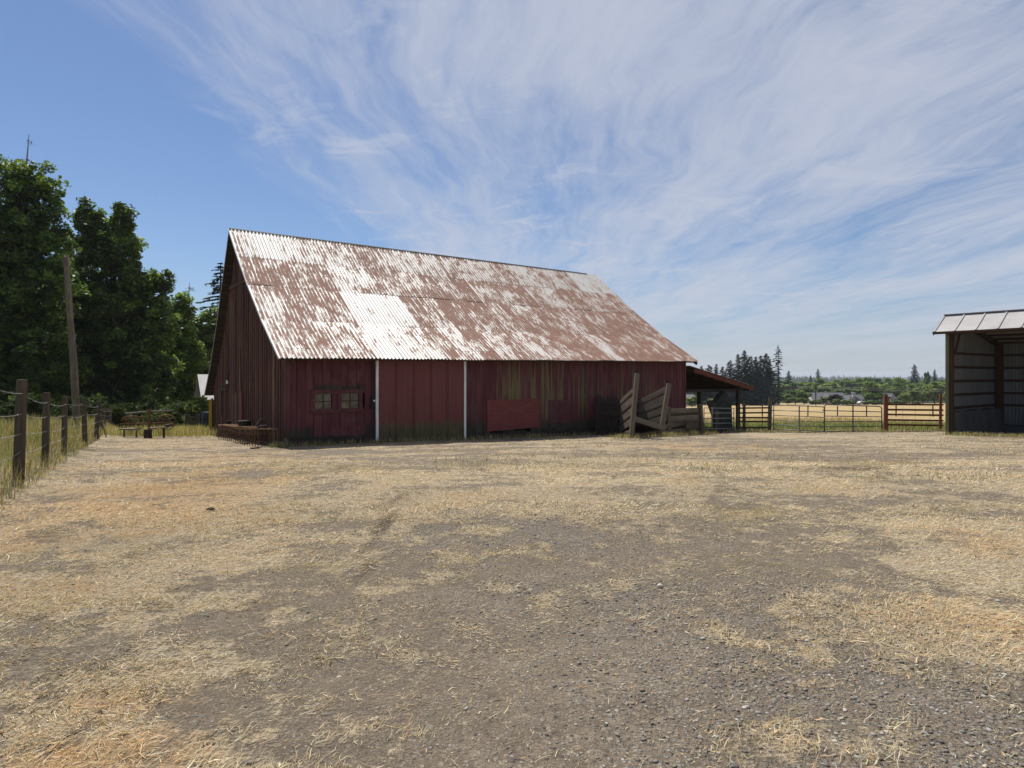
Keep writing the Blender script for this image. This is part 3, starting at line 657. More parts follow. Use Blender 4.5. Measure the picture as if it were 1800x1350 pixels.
    bar('track_board', bp(uD0 + .2, -.17, zt + .055), bp(U(985), -.17, roofz(-.17, U(985)) - .16), .10, .07, M_SHEATH, barn, FN)
    # --- window pair
    wn = thing_part('window', bp(wu0, -.05, wz0), barn)
    fr = mat('red_window_trim', lambda q, b: q.ramp(q.noise(q.pos(), 9, 6, .65), [(.3, (.050, .022, .022)), (.55, (.105, .032, .034)), (.75, (.15, .065, .06))]), rough=.8); c0 = (.5, .1, .2, 1)
    bar('frame', bp(wu0 - .1, -.055, wz1 + .03), bp(wu1 + .12, -.055, wz1 + .03), .13, .045, fr, wn, FN, color=c0)
    bar('frame', bp(wu0 - .1, -.055, wz0 - .03), bp(wu1 + .12, -.055, wz0 - .03), .13, .045, fr, wn, FN, color=c0)
    for px in (549, 586, 596, 633):
        uu = U(px); bar('frame', bp(uu, -.05, wz0 + .03), bp(uu, -.05, wz1 - .03), .12, .035, fr, wn, FN, color=c0)
    solid('panel', [bp(U(586), -.02, wz0), bp(U(597), -.02, wz0), bp(U(597), -.02, wz1), bp(U(586), -.02, wz1)], [(0, 1, 2, 3)], M_RED, wn, color=(.4, .2, .5, 1))
    for a, b_ in ((553, 582), (600, 630)):
        ua, ub = U(a), U(b_); um = (ua + ub) / 2; zm = (wz0 + wz1) / 2
        for x0, x1 in ((ua, um - .012), (um + .012, ub)):
            for z0, z1 in ((wz0 + .03, zm - .012), (zm + .012, wz1 - .03)):
                slab('pane', [bp(x0, -.012, z0), bp(x1, -.012, z0), bp(x1, -.012, z1), bp(x0, -.012, z1)], FN, .006, M_GLASS, wn)
        bar('glazing_bar', bp(um, -.018, wz0), bp(um, -.018, wz1), .024, .02, M_DARKW, wn, FN, 'box'); bar('glazing_bar', bp(ua, -.0195, zm), bp(ub, -.0195, zm), .024, .02, M_DARKW, wn, FN, 'box')
    # meter box beside the door
    uu = U(656); z0, z1 = ZU(719, uu), ZU(697, uu)
    mb = slab('meter_box', [bp(uu - .11, -.13, z0), bp(uu + .05, -.13, z0), bp(uu + .05, -.13, z1), bp(uu - .11, -.13, z1)], FN, .11, M_DARKW, barn)
    slab('box_plate', [bp(uu - .05, -.136, z0 + .25), bp(uu + .02, -.136, z0 + .25), bp(uu + .02, -.136, z0 + .30), bp(uu - .05, -.136, z0 + .30)], FN, .005, M_WHITE, mb)
    # plywood patch
    um = (uP0 + uP1) / 2; z0, z1 = ZU(756.5, um), ZU(702, um)
    slab('plywood_panel', [bp(uP0, -.055, z0 + .02), bp(uP1, -.055, z0 + .06), bp(uP1, -.055, z1 + .02), bp(uP0, -.055, z1)], FN, .016, M_PLY, barn)
    # a lower hatch of narrower boards right of it
    for i in range(4):
        uu = U(968) + i * .27; bar('hatch_board', bp(uu, -.05, ZU(752, uu)), bp(uu, -.05, ZU(703, uu)), .255, .025, M_RED, barn, FN, color=(.2, .05, .75, 1))
    # broken white insulator and hole under the eave boards
    uu = U(1117); slab('vent_plate', [bp(uu - .1, -.05, ZU(661, uu)), bp(uu + .12, -.05, ZU(661, uu)), bp(uu + .12, -.05, ZU(653, uu)), bp(uu - .1, -.05, ZU(653, uu))], FN, .02, M_DARKW, barn)
    # --- gable boards with battens
    v = 0.0; VW = 10.9
    gaps = [(U_v(424), .13, 642, 612), (U_v(402.5), .11, 668, 652), (U_v(448), .05, 672, 653)]
    while v < VW - .02:
        w = min(random.choice((.25, .27, .30)), VW - v); vm = v + w / 2; p = bp(0, vm, 0); zb = g(p.x, p.y) + random.uniform(-.03, .12)
        za, zc = roofz(v + .005) - .10, roofz(v + w - .005) - .10; off = random.uniform(-.008, .008)
        segs = [(zb, None)]
        for gv, gw, py0, py1 in gaps:
            if v <= gv < v + w:
                d = bp(0, gv, 0).y; segs = [(zb, E + (YH - py0) / F * d), (E + (YH - py1) / F * d, None)]
        cc = (random.random(), random.random(), random.random(), 1)
        for a, b_ in segs:
            t0, t1 = (za, zc) if b_ is None else (b_, b_); x0 = -.012 + off; x1 = .018 + off
            vs = [bp(x1, v + .006, a), bp(x0, v + .006, a), bp(x0, v + w - .006, a), bp(x1, v + w - .006, a), bp(x1, v + .006, t0), bp(x0, v + .006, t0), bp(x0, v + w - .006, t1), bp(x1, v + w - .006, t1)]
            solid('gable_board', vs, BOXF, M_GABLE, barn, color=cc)
        if v > .05 and random.random() < .85:
            bar('batten', bp(-.033, v, zb + .1), bp(-.033, v + random.uniform(-.01, .01), roofz(v) - .12), .055, .022, M_GABLE, barn, GN, color=(random.random(), random.random(), 0, 1))
        v += w
    # cross board high on the gable and loose boards low down
    zc = roofz(4.1) - .25
    bar('gable_rail', bp(-.055, 4.3, zc), bp(-.055, 8.1, zc), .12, .03, M_GABLE, barn, GN)
    def gz(py, v): return E + (YH - py) / F * bp(0, v, 0).y
    for px0, py0, px1, py1, w, m in ((418, 690, 418.5, 745, .16, M_GREY), (426.5, 686, 427.5, 745, .34, M_PLY), (425, 648, 426, 683, .14, M_GREY), (391, 688, 391, 730, .30, M_POST), (387, 684, 402, 684, .10, M_POST)):
        v0, v1 = U_v(px0), U_v(px1); bar('loose_board', bp(-.07, v0, gz(py0, v0)), bp(-.07, v1, gz(py1, v1)), w, .03, m, barn, GN)
    vv = U_v(402); slab('rag', [bp(-.07, vv - .15, gz(674, vv)), bp(-.07, vv + .2, gz(675, vv)), bp(-.07, vv + .16, gz(668, vv)), bp(-.07, vv - .1, gz(669, vv))], GN, .02, M_WHITE, barn)
    # right and back walls
    v = 0
    while v < VW - .02:
        w = min(.42, VW - v); a = v + .004; b_ = v + w - .004; p = bp(BL, v, 0); zb = g(p.x, p.y)
        vs = [bp(BL - .02, a, zb), bp(BL + .015, a, zb), bp(BL + .015, b_, zb), bp(BL - .02, b_, zb), bp(BL - .02, a, roofz(a, BL) - .12), bp(BL + .015, a, roofz(a, BL) - .12), bp(BL + .015, b_, roofz(b_, BL) - .12), bp(BL - .02, b_, roofz(b_, BL) - .12)]
        solid('end_board', vs, BOXF, M_RED, barn, color=(random.random(), .3, .4, 1)); v += w
    solid('back_wall', [bp(0, 10.75, -2.6), bp(BL, 10.75, -2.9), bp(BL, 10.85, -2.9), bp(0, 10.85, -2.6), bp(0, 10.75, roofz(10.8) - .1), bp(BL, 10.75, roofz(10.8) - .1), bp(BL, 10.85, roofz(10.8) - .1), bp(0, 10.85, roofz(10.8) - .1)], BOXF, M_GABLE, barn)
    # --- roof
    u0, u1 = -.34, BL + .30
    roof = thing_part('roof', bp(0, 3, roofz(3)), barn)
    def strip(name, pr, th, m, a, b_, drop):
        vs = []; fs = []; n = len(pr)
        for uu in (a, b_):
            for vv, _ in pr: z = roofz(vv if vv != 6.3 else 6.2999, uu); vs += [bp(uu, vv, z - drop), bp(uu, vv, z - drop - th)]
        for i in range(n - 1):
            q = 2 * i; r = 2 * n + 2 * i
            fs += [(q, q + 2, r + 2, r), (q + 1, r + 1, r + 3, q + 3), (q, q + 1, q + 3, q + 2), (r, r + 2, r + 3, r + 1)]
        fs += [(0, 2 * n, 2 * n + 1, 1), (2 * n - 2, 2 * n - 1, 4 * n - 1, 4 * n - 2)]
        return solid(name, vs, fs, m, roof)
    strip('roof_deck', NEAR, .03, M_SHEATH, u0 + .03, u1 - .03, .03)
    FAR2 = [(6.3001, 5.56)] + FAR[1:]
    def far_sheet():
        vs = []; fs = []; n = 9; prof = [(6.3, 5.56)] + FAR[1:]
        for k in range(2):
            for vv, zz in prof: vs.append(bp((u0, u1)[k], vv, zz + E)); vs.append(bp((u0, u1)[k], vv, zz + E - .025))
        n = len(prof)
        for i in range(n - 1):
            q = 2 * i; r = 2 * n + 2 * i
            fs += [(q, r, r + 2, q + 2), (q + 1, q + 3, r + 3, r + 1), (q, q + 2, q + 3, q + 1), (r, r + 1, r + 3, r + 2)]
        solid('back_slope', vs, fs, M_ROOF, roof, color=(.1, 0, 0, 1))
    far_sheet()
    for i in range(len(FAR) - 1):
        (va, za), (vb, zb) = FAR[i], FAR[i + 1]; nn = Vector((DD.x * (za - zb), DD.y * (za - zb), vb - va)).normalized()
        slab('gap_shade_sheet', [bp(u0 + .02, va, za + E - .032), bp(u1 - .02, va, za + E - .032), bp(u1 - .02, vb, zb + E - .032), bp(u0 + .02, vb, zb + E - .032)], nn, .006, M_DARKW, roof)  # added dark sheet paints the shade between the sheathing boards
    # open sheathing boards under both slopes, showing at the overhang
    for k in range(30):
        vv = 6.45 + k * .165; zz = roofz(vv) - .085; dz = roofz(vv + .05) - roofz(vv - .05); n = Vector((DD.x * -dz, DD.y * -dz, .1)).normalized()
        bar('sheathing_board', bp(u0 + .01, vv, zz), bp(1.0, vv, zz), .10, .03, M_SHEATH, roof, n, 'box')
    for sgn, pr in ((0, NEAR), (1, FAR)):      # barge rafters on the left gable
        for i in range(len(pr) - 1):
            (va, za), (vb, zb) = pr[i], pr[i + 1]; nn = -LD
            bar('rafter', bp(.10, va + .03, za + E - .14), bp(.10, vb, zb + E - .14), .12, .05, M_SHEATH, roof, nn, 'box')
    for i in range(len(NEAR) - 1):
        (va, za), (vb, zb) = NEAR[i], NEAR[i + 1]
        bar('rake_trim', bp(u0 - .015, va - .01, za + E - .03), bp(u0 - .015, vb, zb + E - .03), .07, .02, M_WHITE, roof, -LD, 'box')
        bar('rafter', bp(u1 - .06, va, roofz(va, BL) - .13), bp(u1 - .06, vb, roofz(min(vb, 6.29), BL) - .13), .12, .05, M_SHEATH, roof, LD, 'box')
    bar('eave_board', bp(u0 + .05, -.40, roofz(-.4) - .10), bp(u1 - .05, -.40, roofz(-.4, BL) - .10), .07, .03, M_SHEATH, roof, FN, 'box')
    rows = [(0, 1), (1, 2), (2, 3), (3, 4)]; ncol = 24; cw = (u1 - u0) / ncol
    for r, (i0, i1) in enumerate(rows):
        for c in range(ncol):
            bias = .57 + random.uniform(-.12, .12)
            if r in (0, 1) and c in (4, 5, 6): bias -= .27 + (.07 if c == 5 else 0)
            if r == 2 and c in (4, 5): bias -= .22
            if r == 3 and c < 3: bias -= .10
            if r == 3: bias -= .12
            if r == 3 and c > 20: bias -= .16
            if c > 8 and r < 3: bias += .05
            if r == 0 and c > 9: bias -= .04
            (va, za), (vb, zb) = NEAR[i0], NEAR[i1]
            lapu = .012; a = u0 + c * cw; ns = 36; lift = .006 + r * .004 + (.007 if r == 2 else 0); bend = random.uniform(-.006, .010)
            vs = []; fs = []; v0 = va - (.10 if r else .03) + random.uniform(-.02, .02); dv = vb - va
            nz = Vector((0, 0, 1)); sl = (zb - za) / dv; nrm = Vector((-DD.x * sl, -DD.y * sl, 1)).normalized()
            for j in range(ns + 1):
                uu = a + (cw + lapu) * j / ns
                wv = .019 * math.sin(2 * math.pi * uu / .1323 + 1.2)
                for (vv, ex) in ((v0, lift + bend), (vb, .004 + r * .004)):
                    z = za + E + (vv - va) * sl + .14 * (uu / BL) * (1 - (vv + .5) / 6.8)
                    vs.append(bp(uu, vv, z) + nrm * (wv + ex + (.003 if j == ns else 0)))
            for j in range(ns): fs.append((2 * j, 2 * j + 2, 2 * j + 3, 2 * j + 1))
            solid('roof_sheet', vs, fs, M_ROOF, roof, True, (bias, random.random(), 0, 1))
    # ridge cap and the pointed hay hood at the far end
    uh = U_at(1031, 6.3)
    for k in range(6):
        a = u0 + k * (uh - u0) / 6; b_ = a + (uh - u0) / 6 - .01; zr = 5.56 + E + .035; vs = []
        for uu in (a, b_): vs += [bp(uu, 6.24, zr - .035), bp(uu, 6.3, zr + .01), bp(uu, 6.40, zr - .10), bp(uu, 6.3, zr - .03)]
        solid('ridge_cap', vs, [(0, 4, 5, 1), (1, 5, 6, 2), (0, 1, 2, 3), (4, 7, 6, 5), (3, 2, 6, 7), (0, 3, 7, 4)], M_DARKM, roof, False)
    vb = 5.55; zr = 5.56 + E; hood = [bp(u1 - .02, vb - .1, roofz(vb - .1, BL) + .02), bp(u1 - .02, 6.3, zr + .02), bp(uh, 6.3, zr + .02), bp(uh - .18, 6.0, roofz(6.0, BL) + .02)]
    sl = (5.56 - 4.36) / 1.4; nrm = Vector((-DD.x * sl, -DD.y * sl, 1)).normalized()
    slab('hay_hood', hood[:1] + [hood[3], hood[2], hood[1]], nrm, .04, M_ROOF, roof, (-.1, 0, 0, 1))
    vb2 = 6.9; slab('hay_hood', [bp(u1 - .02, 6.3, zr + .02), bp(uh, 6.3, zr + .02), bp(uh - .18, 6.5, roofz(6.5) + .02), bp(u1 - .02, vb2, roofz(vb2) + .02)], Vector((DD.x * 1.4, DD.y * 1.4, 1)).normalized(), .04, M_ROOF, roof, (.1, 0, 0, 1))
def thing_part(name, loc, parent):
    o = bpy.data.objects.new(name, None); COL.objects.link(o); o.parent = parent; o.empty_display_size = .2
    o.location = parent_mw(parent).inverted() @ Vector(loc); return o
def U_v(px, u=0):      # barn width coordinate v seen in column px on the gable plane u
    k = (px - 900) / F; p = A0 + LD * u; return (k * p.y - p.x) / (DD.x - k * DD.y)
def U_at(px, v): return U(px, v)
build_barn()

# ------------------------------------------------------------------ lean-to on the barn's far end
def build_leanto():
    B = bp(BL, 0, 0)
    def lp(q, v, z): p = bp(BL + q, v, 0); p.z = z; return p
    t = thing('lean_to', lp(2.5, 2, g(*lp(2.5, 2, 0).xy)), 'open lean-to with sloping iron roof and red fascia on the barn end', 'lean-to')
    z0 = ZU(644, BL) ; q1 = 5.0; p1 = lp(q1, 0, 0); z1 = E + (YH - 679) / F * p1.y
    def rz(q): return z0 + (z1 - z0) * q / q1
    VD = 5.0; nrm = (lp(0, 0, z0) - lp(q1, 0, z1)).cross(DD).normalized()
    if nrm.z < 0: nrm = -nrm
    rf = slab('roof', [lp(.02, -.25, rz(0)), lp(q1 + .1, -.25, rz(q1 + .1)), lp(q1 + .1, VD, rz(q1 + .1)), lp(.02, VD, rz(0))], nrm, .03, M_SHEATH, t)
    nc = 7
    for i in range(nc):
        a = -.28 + i * (VD + .3) / nc; w = (VD + .3) / nc; vs = []; fs = []
        for j in range(25):
            vv = a + w * j / 24; h = .03 + .011 * math.sin(2 * math.pi * j / 4) + (i % 2) * .004
            vs += [lp(.02, vv, rz(0) + h), lp(q1 + .16, vv, rz(q1 + .16) + h)]
        fs = [(2 * j, 2 * j + 1, 2 * j + 3, 2 * j + 2) for j in range(24)]
        solid('roof_sheet', vs, fs, M_ROOF, rf, True, (.6, 0, 0, 1))
    bar('fascia', lp(.3, -.28, rz(.3) - .13), lp(q1 + .1, -.28, rz(q1 + .1) - .13), .17, .035, M_FASCIA, t, -DD)
    for k in range(8): vv = .1 + k * .66; bar('rafter', lp(.05, vv, rz(.05) - .10), lp(q1, vv, rz(q1) - .10), .12, .05, M_SHEATH, t, -DD, 'box')
    for k in range(7): q = .5 + k * .72; bar('purlin', lp(q, -.2, rz(q) - .215), lp(q, VD - .1, rz(q) - .215), .05, .09, M_SHEATH, t, UP, 'box')
    for vv in (0, 2.4, 4.8):
        p = lp(4.15, vv, 0); bar('post', (p.x, p.y, g(p.x, p.y) - .2), (p.x, p.y, rz(4.15) - .28), .17, .17, M_DARKW, t, -DD)
    bar('beam', lp(4.15, -.1, rz(4.15) - .30), lp(4.15, 4.9, rz(4.15) - .30), .12, .2, M_DARKW, t, UP, 'box')
    bar('beam', lp(.1, .02, rz(4.15) - .34), lp(4.1, .02, rz(4.15) - .36), .14, .06, M_DARKW, t, -DD)
build_leanto()

# ------------------------------------------------------------------ loading chute
def build_chute():
    base = gp(1133, 23.8)
    t = thing('cattle_chute', base, 'weathered grey timber cattle loading chute in front of the barn', 'chute')
    def pole_px(name, px0, py0, d0, px1, py1, d1, w, th, m=M_GREY):
        p0 = gp(px0, d0); p0.z -= .12 if py0 is None else 0
        if py0 is not None: p0 = pix(px0, py0, d0)
        return bar(name, p0, pix(px1, py1, d1), w, th, m, t, (0.2, -1, 0))
    pole_px('post', 1109, None, 23.0, 1120, 656, 23.0, .16, .14)
    pole_px('post', 1113, None, 23.5, 1115.5, 652, 23.5, .12, .12, M_DARKW)
    pole_px('post', 1156, None, 24.4, 1161, 750, 24.4, .19, .15)
    pole_px('post', 1163, 753, 24.3, 1176, 674, 24.3, .17, .13)
    pole_px('post', 1166, 748, 24.7, 1171, 668, 24.7, .12, .10, M_DARKW)
    pole_px('post', 1091, None, 25.2, 1090, 702, 25.2, .10, .09, M_DARKW)
    pole_px('post', 1123, None, 26.1, 1122, 700, 26.1, .11, .10, M_DARKW)
    for (ya, yb, w) in ((704, 681, .16), (718, 697, .26), (736, 716, .24), (751, 733, .24), (759, 751, .09)):
        bar('side_board', pix(1090, ya + 4, 25.1), pix(1113, yb + 5, 23.25), w, .04, M_GREY, t, (-1, -.3, 0))
    for (ya, yb, w) in ((709, 684, .20), (723, 702, .34), (737, 718, .30), (748, 734, .24)):
        bar('side_board', pix(1121.5, ya, 26.0), pix(1171, yb, 24.45), w, .04, M_GREY, t, (-.9, -.4, 0))
    bar('end_beam', pix(1111, 735, 22.95), pix(1167, 753, 24.2), .20, .10, M_GREY, t, (.7, -1, 0))
    # sloping deck
    a, b_, c, d = pix(1112, 737, 23.2), pix(1160, 753, 24.35), gp(1122, 26.1), gp(1091, 25.2); c.z += .06; d.z += .06
    n = 12
    for i in range(n):
        s0 = i / n; s1 = (i + .9) / n
        slab('deck_plank', [a.lerp(d, s0), b_.lerp(c, s0), b_.lerp(c, s1), a.lerp(d, s1)], UP, .04, M_DARKW, t)
    # leaning dark gate panel behind it, against the barn wall
    q = thing('plank_gate', gp(1072, 25.2), 'dark weathered plank gate leaning on the barn wall left of the chute', 'gate')
    for i in range(9):
        px = 1049 + i * 4.9; d = 25.15 + i * .13; top = 697 + random.uniform(-3, 5); p = gp(px, d); p.z += .02
        bar('plank', p, pix(px + .6, top, d + .25), .115, .028, M_DARKW, q, -DD)
    for py in (706, 728, 750): bar('rail', pix(1048, py, 25.17), pix(1090, py + 1, 26.25), .12, .03, M_DARKW, q, -DD)
build_chute()

# ------------------------------------------------------------------ corral rails right of the chute
def build_corral():
    t = thing('corral_fence', gp(1205, 25.6), 'grey plank corral fence between the cattle chute and a round post', 'fence')
    d0, d1 = 25.4, 26.2
    def rail(x0, y0, x1, y1, w, dd=0): bar('rail', pix(x0, y0, d0 + dd), pix(x1, y1, d1 + dd), w, .04, M_GREY if random.random() < .6 else M_POST, t, (.2, -1, 0))
    rail(1178, 722.5, 1230, 720.5, .19); rail(1175, 737, 1230, 733.5, .20); rail(1165, 752, 1206, 742, .16, -.06); rail(1206, 749, 1230, 749, .18); rail(1176, 729, 1230, 727, .14, .25); rail(1178, 744, 1230, 742, .20, .3); rail(1150, 760, 1212, 757.5, .16)
    pole('post', gp(1233, 26.15) - Vector((0, 0, .2)), pix(1231.5, 711, 26.15), .20, M_POST, t)
    bar('post', gp(1178, 25.45), pix(1176, 716, 25.45), .10, .09, M_GREY, t); bar('post', gp(1208, 25.7), pix(1207, 738, 25.7), .16, .06, M_POST, t)
    # wire panel from the round post to the lean-to post
    w = thing('pipe_barrier', gp(1262, 28.6), 'thin pipe livestock panel below the lean-to roof', 'gate panel')
    a = lambda py: pix(1237, py, 26.2); b_ = lambda py: pix(1293, py + (660 - py) * .0, 29.9)
    ends = [(717, 718), (726, 726), (735.5, 735), (744.5, 743.5), (754, 753)]
    for ya, yb in ends: tubes('bar', [[pix(1237, ya, 26.25), pix(1291, yb, 29.9)]], .018, M_PIPE, w)
    for px, d in ((1252, 27.1), (1237.5, 26.25), (1290, 29.85)): tubes('upright', [[gp(px, d), pix(px, 716.5, d)]], .02, M_PIPE, w)
    # things stored under the lean-to
    bar_t = thing('leaning_timber', gp(1264, 28.9), 'thick old timber leaning behind the pipe panel', 'timber')
    bar('timber', gp(1266, 28.6), pix(1246, 705, 29.3), .22, .14, M_DARKW, bar_t, (0, -1, 0))
    bar('timber_end', gp(1258, 28.4), pix(1262, 722, 28.5), .1, .06, M_POST, bar_t, (0, -1, 0))
    s = thing('dark_bin', gp(1275, 30.6), 'tall dark green feed bin with pointed top under the lean-to', 'bin')
    P = [gp(1260, 30.4), gp(1288, 30.4), pix(1286, 707, 30.4), pix(1275, 687, 30.4), pix(1259, 708, 30.4)]
    dep = Vector((.1, 1.1, 0)); n = len(P); vs = P + [p + dep for p in P]
    solid('body', vs, [tuple(range(n)), tuple(range(2 * n - 1, n - 1, -1))] + [(i, n + i, n + (i + 1) % n, (i + 1) % n) for i in range(n)], M_DARKM, s)
    for k in range(4): x = .15 + k * .23; a0 = P[0].lerp(P[1], x); b0 = P[4].lerp(P[2], x); bar('rib', a0 + Vector((0, -.01, .03)), b0 + Vector((0, -.01, 0)), .03, .03, M_DARKM, s, (0, -1, 0), 'box')
    bar('low_board', gp(1225, 27.6) + Vector((0, 0, .12)), gp(1285, 30.2) + Vector((0, 0, .12)), .24, .03, M_DARKW, s, (0, -1, 0))
build_corral()

# ------------------------------------------------------------------ rails and gates at the paddock
ZF = 30.3
def build_gates():
    t = thing('rail_fence', gp(1325, ZF), 'brown wooden five-rail fence between lean-to and metal gate', 'fence')
    for py in (717, 725.5, 733.5, 740.5, 751): bar('rail', pix(1294, py + .5, ZF), pix(1352, py - .2 + (.8 if py > 730 else 0), ZF), .075, .035, M_DARKW, t)
    for px, top, w in ((1308, 709, .12), (1297, 712, .10)): bar('post', gp(px, ZF + .08) - UP * .15, pix(px, top, ZF + .08), w, .1, M_POST, t)
    bar('post', gp(1352, ZF + .1) - UP * .2, pix(1354, 699, ZF + .1), .15, .15, M_POST, t)
    bar('stay', gp(1340, ZF + .05), pix(1339.5, 719, ZF + .05), .03, .03, M_DARKW, t)
    def pipe_gate(name, pts, tops, bots, m, label, mids, nb, r):
        """gate between two ends given as (px, depth); rounded top corners"""
        (xa, da), (xb, db) = pts; q = thing(name, gp((xa + xb) / 2, (da + db) / 2), label, 'gate', None)
        P = lambda s, py: pix(xa + (xb - xa) * s, py, da + (db - da) * s)
        ya0, yb0 = tops; ya1, yb1 = bots; rc = .035
        path = [P(0, ya1), P(0, ya0 + 5)]
        for k in range(1, 6): th = k / 6 * math.pi / 2; path.append(P(rc * (1 - math.cos(th)), ya0 + 5 - 5 * math.sin(th)))
        path.append(P(rc, ya0)); path.append(P(1 - rc, yb0))
        for k in range(1, 6): th = k / 6 * math.pi / 2; path.append(P(1 - rc + rc * math.sin(th), yb0 + 5 - 5 * math.cos(th)))
        path += [P(1, yb0 + 5), P(1, yb1)]
        tubes('frame', [path], r, m, q, 8); tubes('rail', [[P(0, ya1 - 1.2), P(1, yb1 - 1.2)]], r, m, q, 8)
        for k in range(1, nb):
            f = k / nb; f = f ** .93; tubes('rail', [[P(0, ya0 + (ya1 - ya0 - 1) * f), P(1, yb0 + (yb1 - yb0 - 1) * f)]], r * .8, m, q, 8)
        for s in mids:
            a = P(s, ya0 + (yb0 - ya0) * s); b_ = P(s, ya1 + (yb1 - ya1) * s - 1.2); bar('brace', a + Vector((0, -.03, 0)), b_ + Vector((0, -.03, 0)), .055, .02, m, q, None, 'box')
        for py in (ya0 + 10, ya1 - 10): bar('hinge', P(-.03, py), P(.01, py), .05, .04, m, q, (0, -1, 0), 'box')
        return q
    pipe_gate('metal_gate', ((1360, ZF + .1), (1449, ZF - 1.0)), (711.5, 715), (755.5, 759.5), M_PIPE, 'light grey tubular metal farm gate next to the wooden rail fence', (.5,), 5, .022)
    pipe_gate('metal_gate', ((1449.5, ZF - .8), (1550, ZF - .2)), (711, 714.5), (759.5, 758.5), M_PIPED, 'dark tubular metal farm gate hung on the thick red post', (.49,), 5, .026)
    r = thing('red_rail_fence', gp(1607, ZF), 'faded red wooden rail fence between gate and pole shed', 'fence')
    pole('post', gp(1557, ZF) - UP * .2, pix(1557, 694.5, ZF), .21, M_REDPOST, r)
    for py, pe in ((711, 711.5), (720, 721), (728.5, 730), (738, 739.5), (746.5, 748)): bar('rail', pix(1561, py, ZF - .1), pix(1658, pe, ZF - .1), .085, .04, M_REDW, r)
    pole('post', gp(1653, ZF - .25) - UP * .2, pix(1653.5, 692, ZF - .25), .13, M_REDPOST, r)
    for px in (1587, 1609, 1635): tubes('stay_wire', [[pix(px, 711, ZF - .05), pix(px, 747, ZF - .05)]], .006, M_WIRE, r, 5)
build_gates()

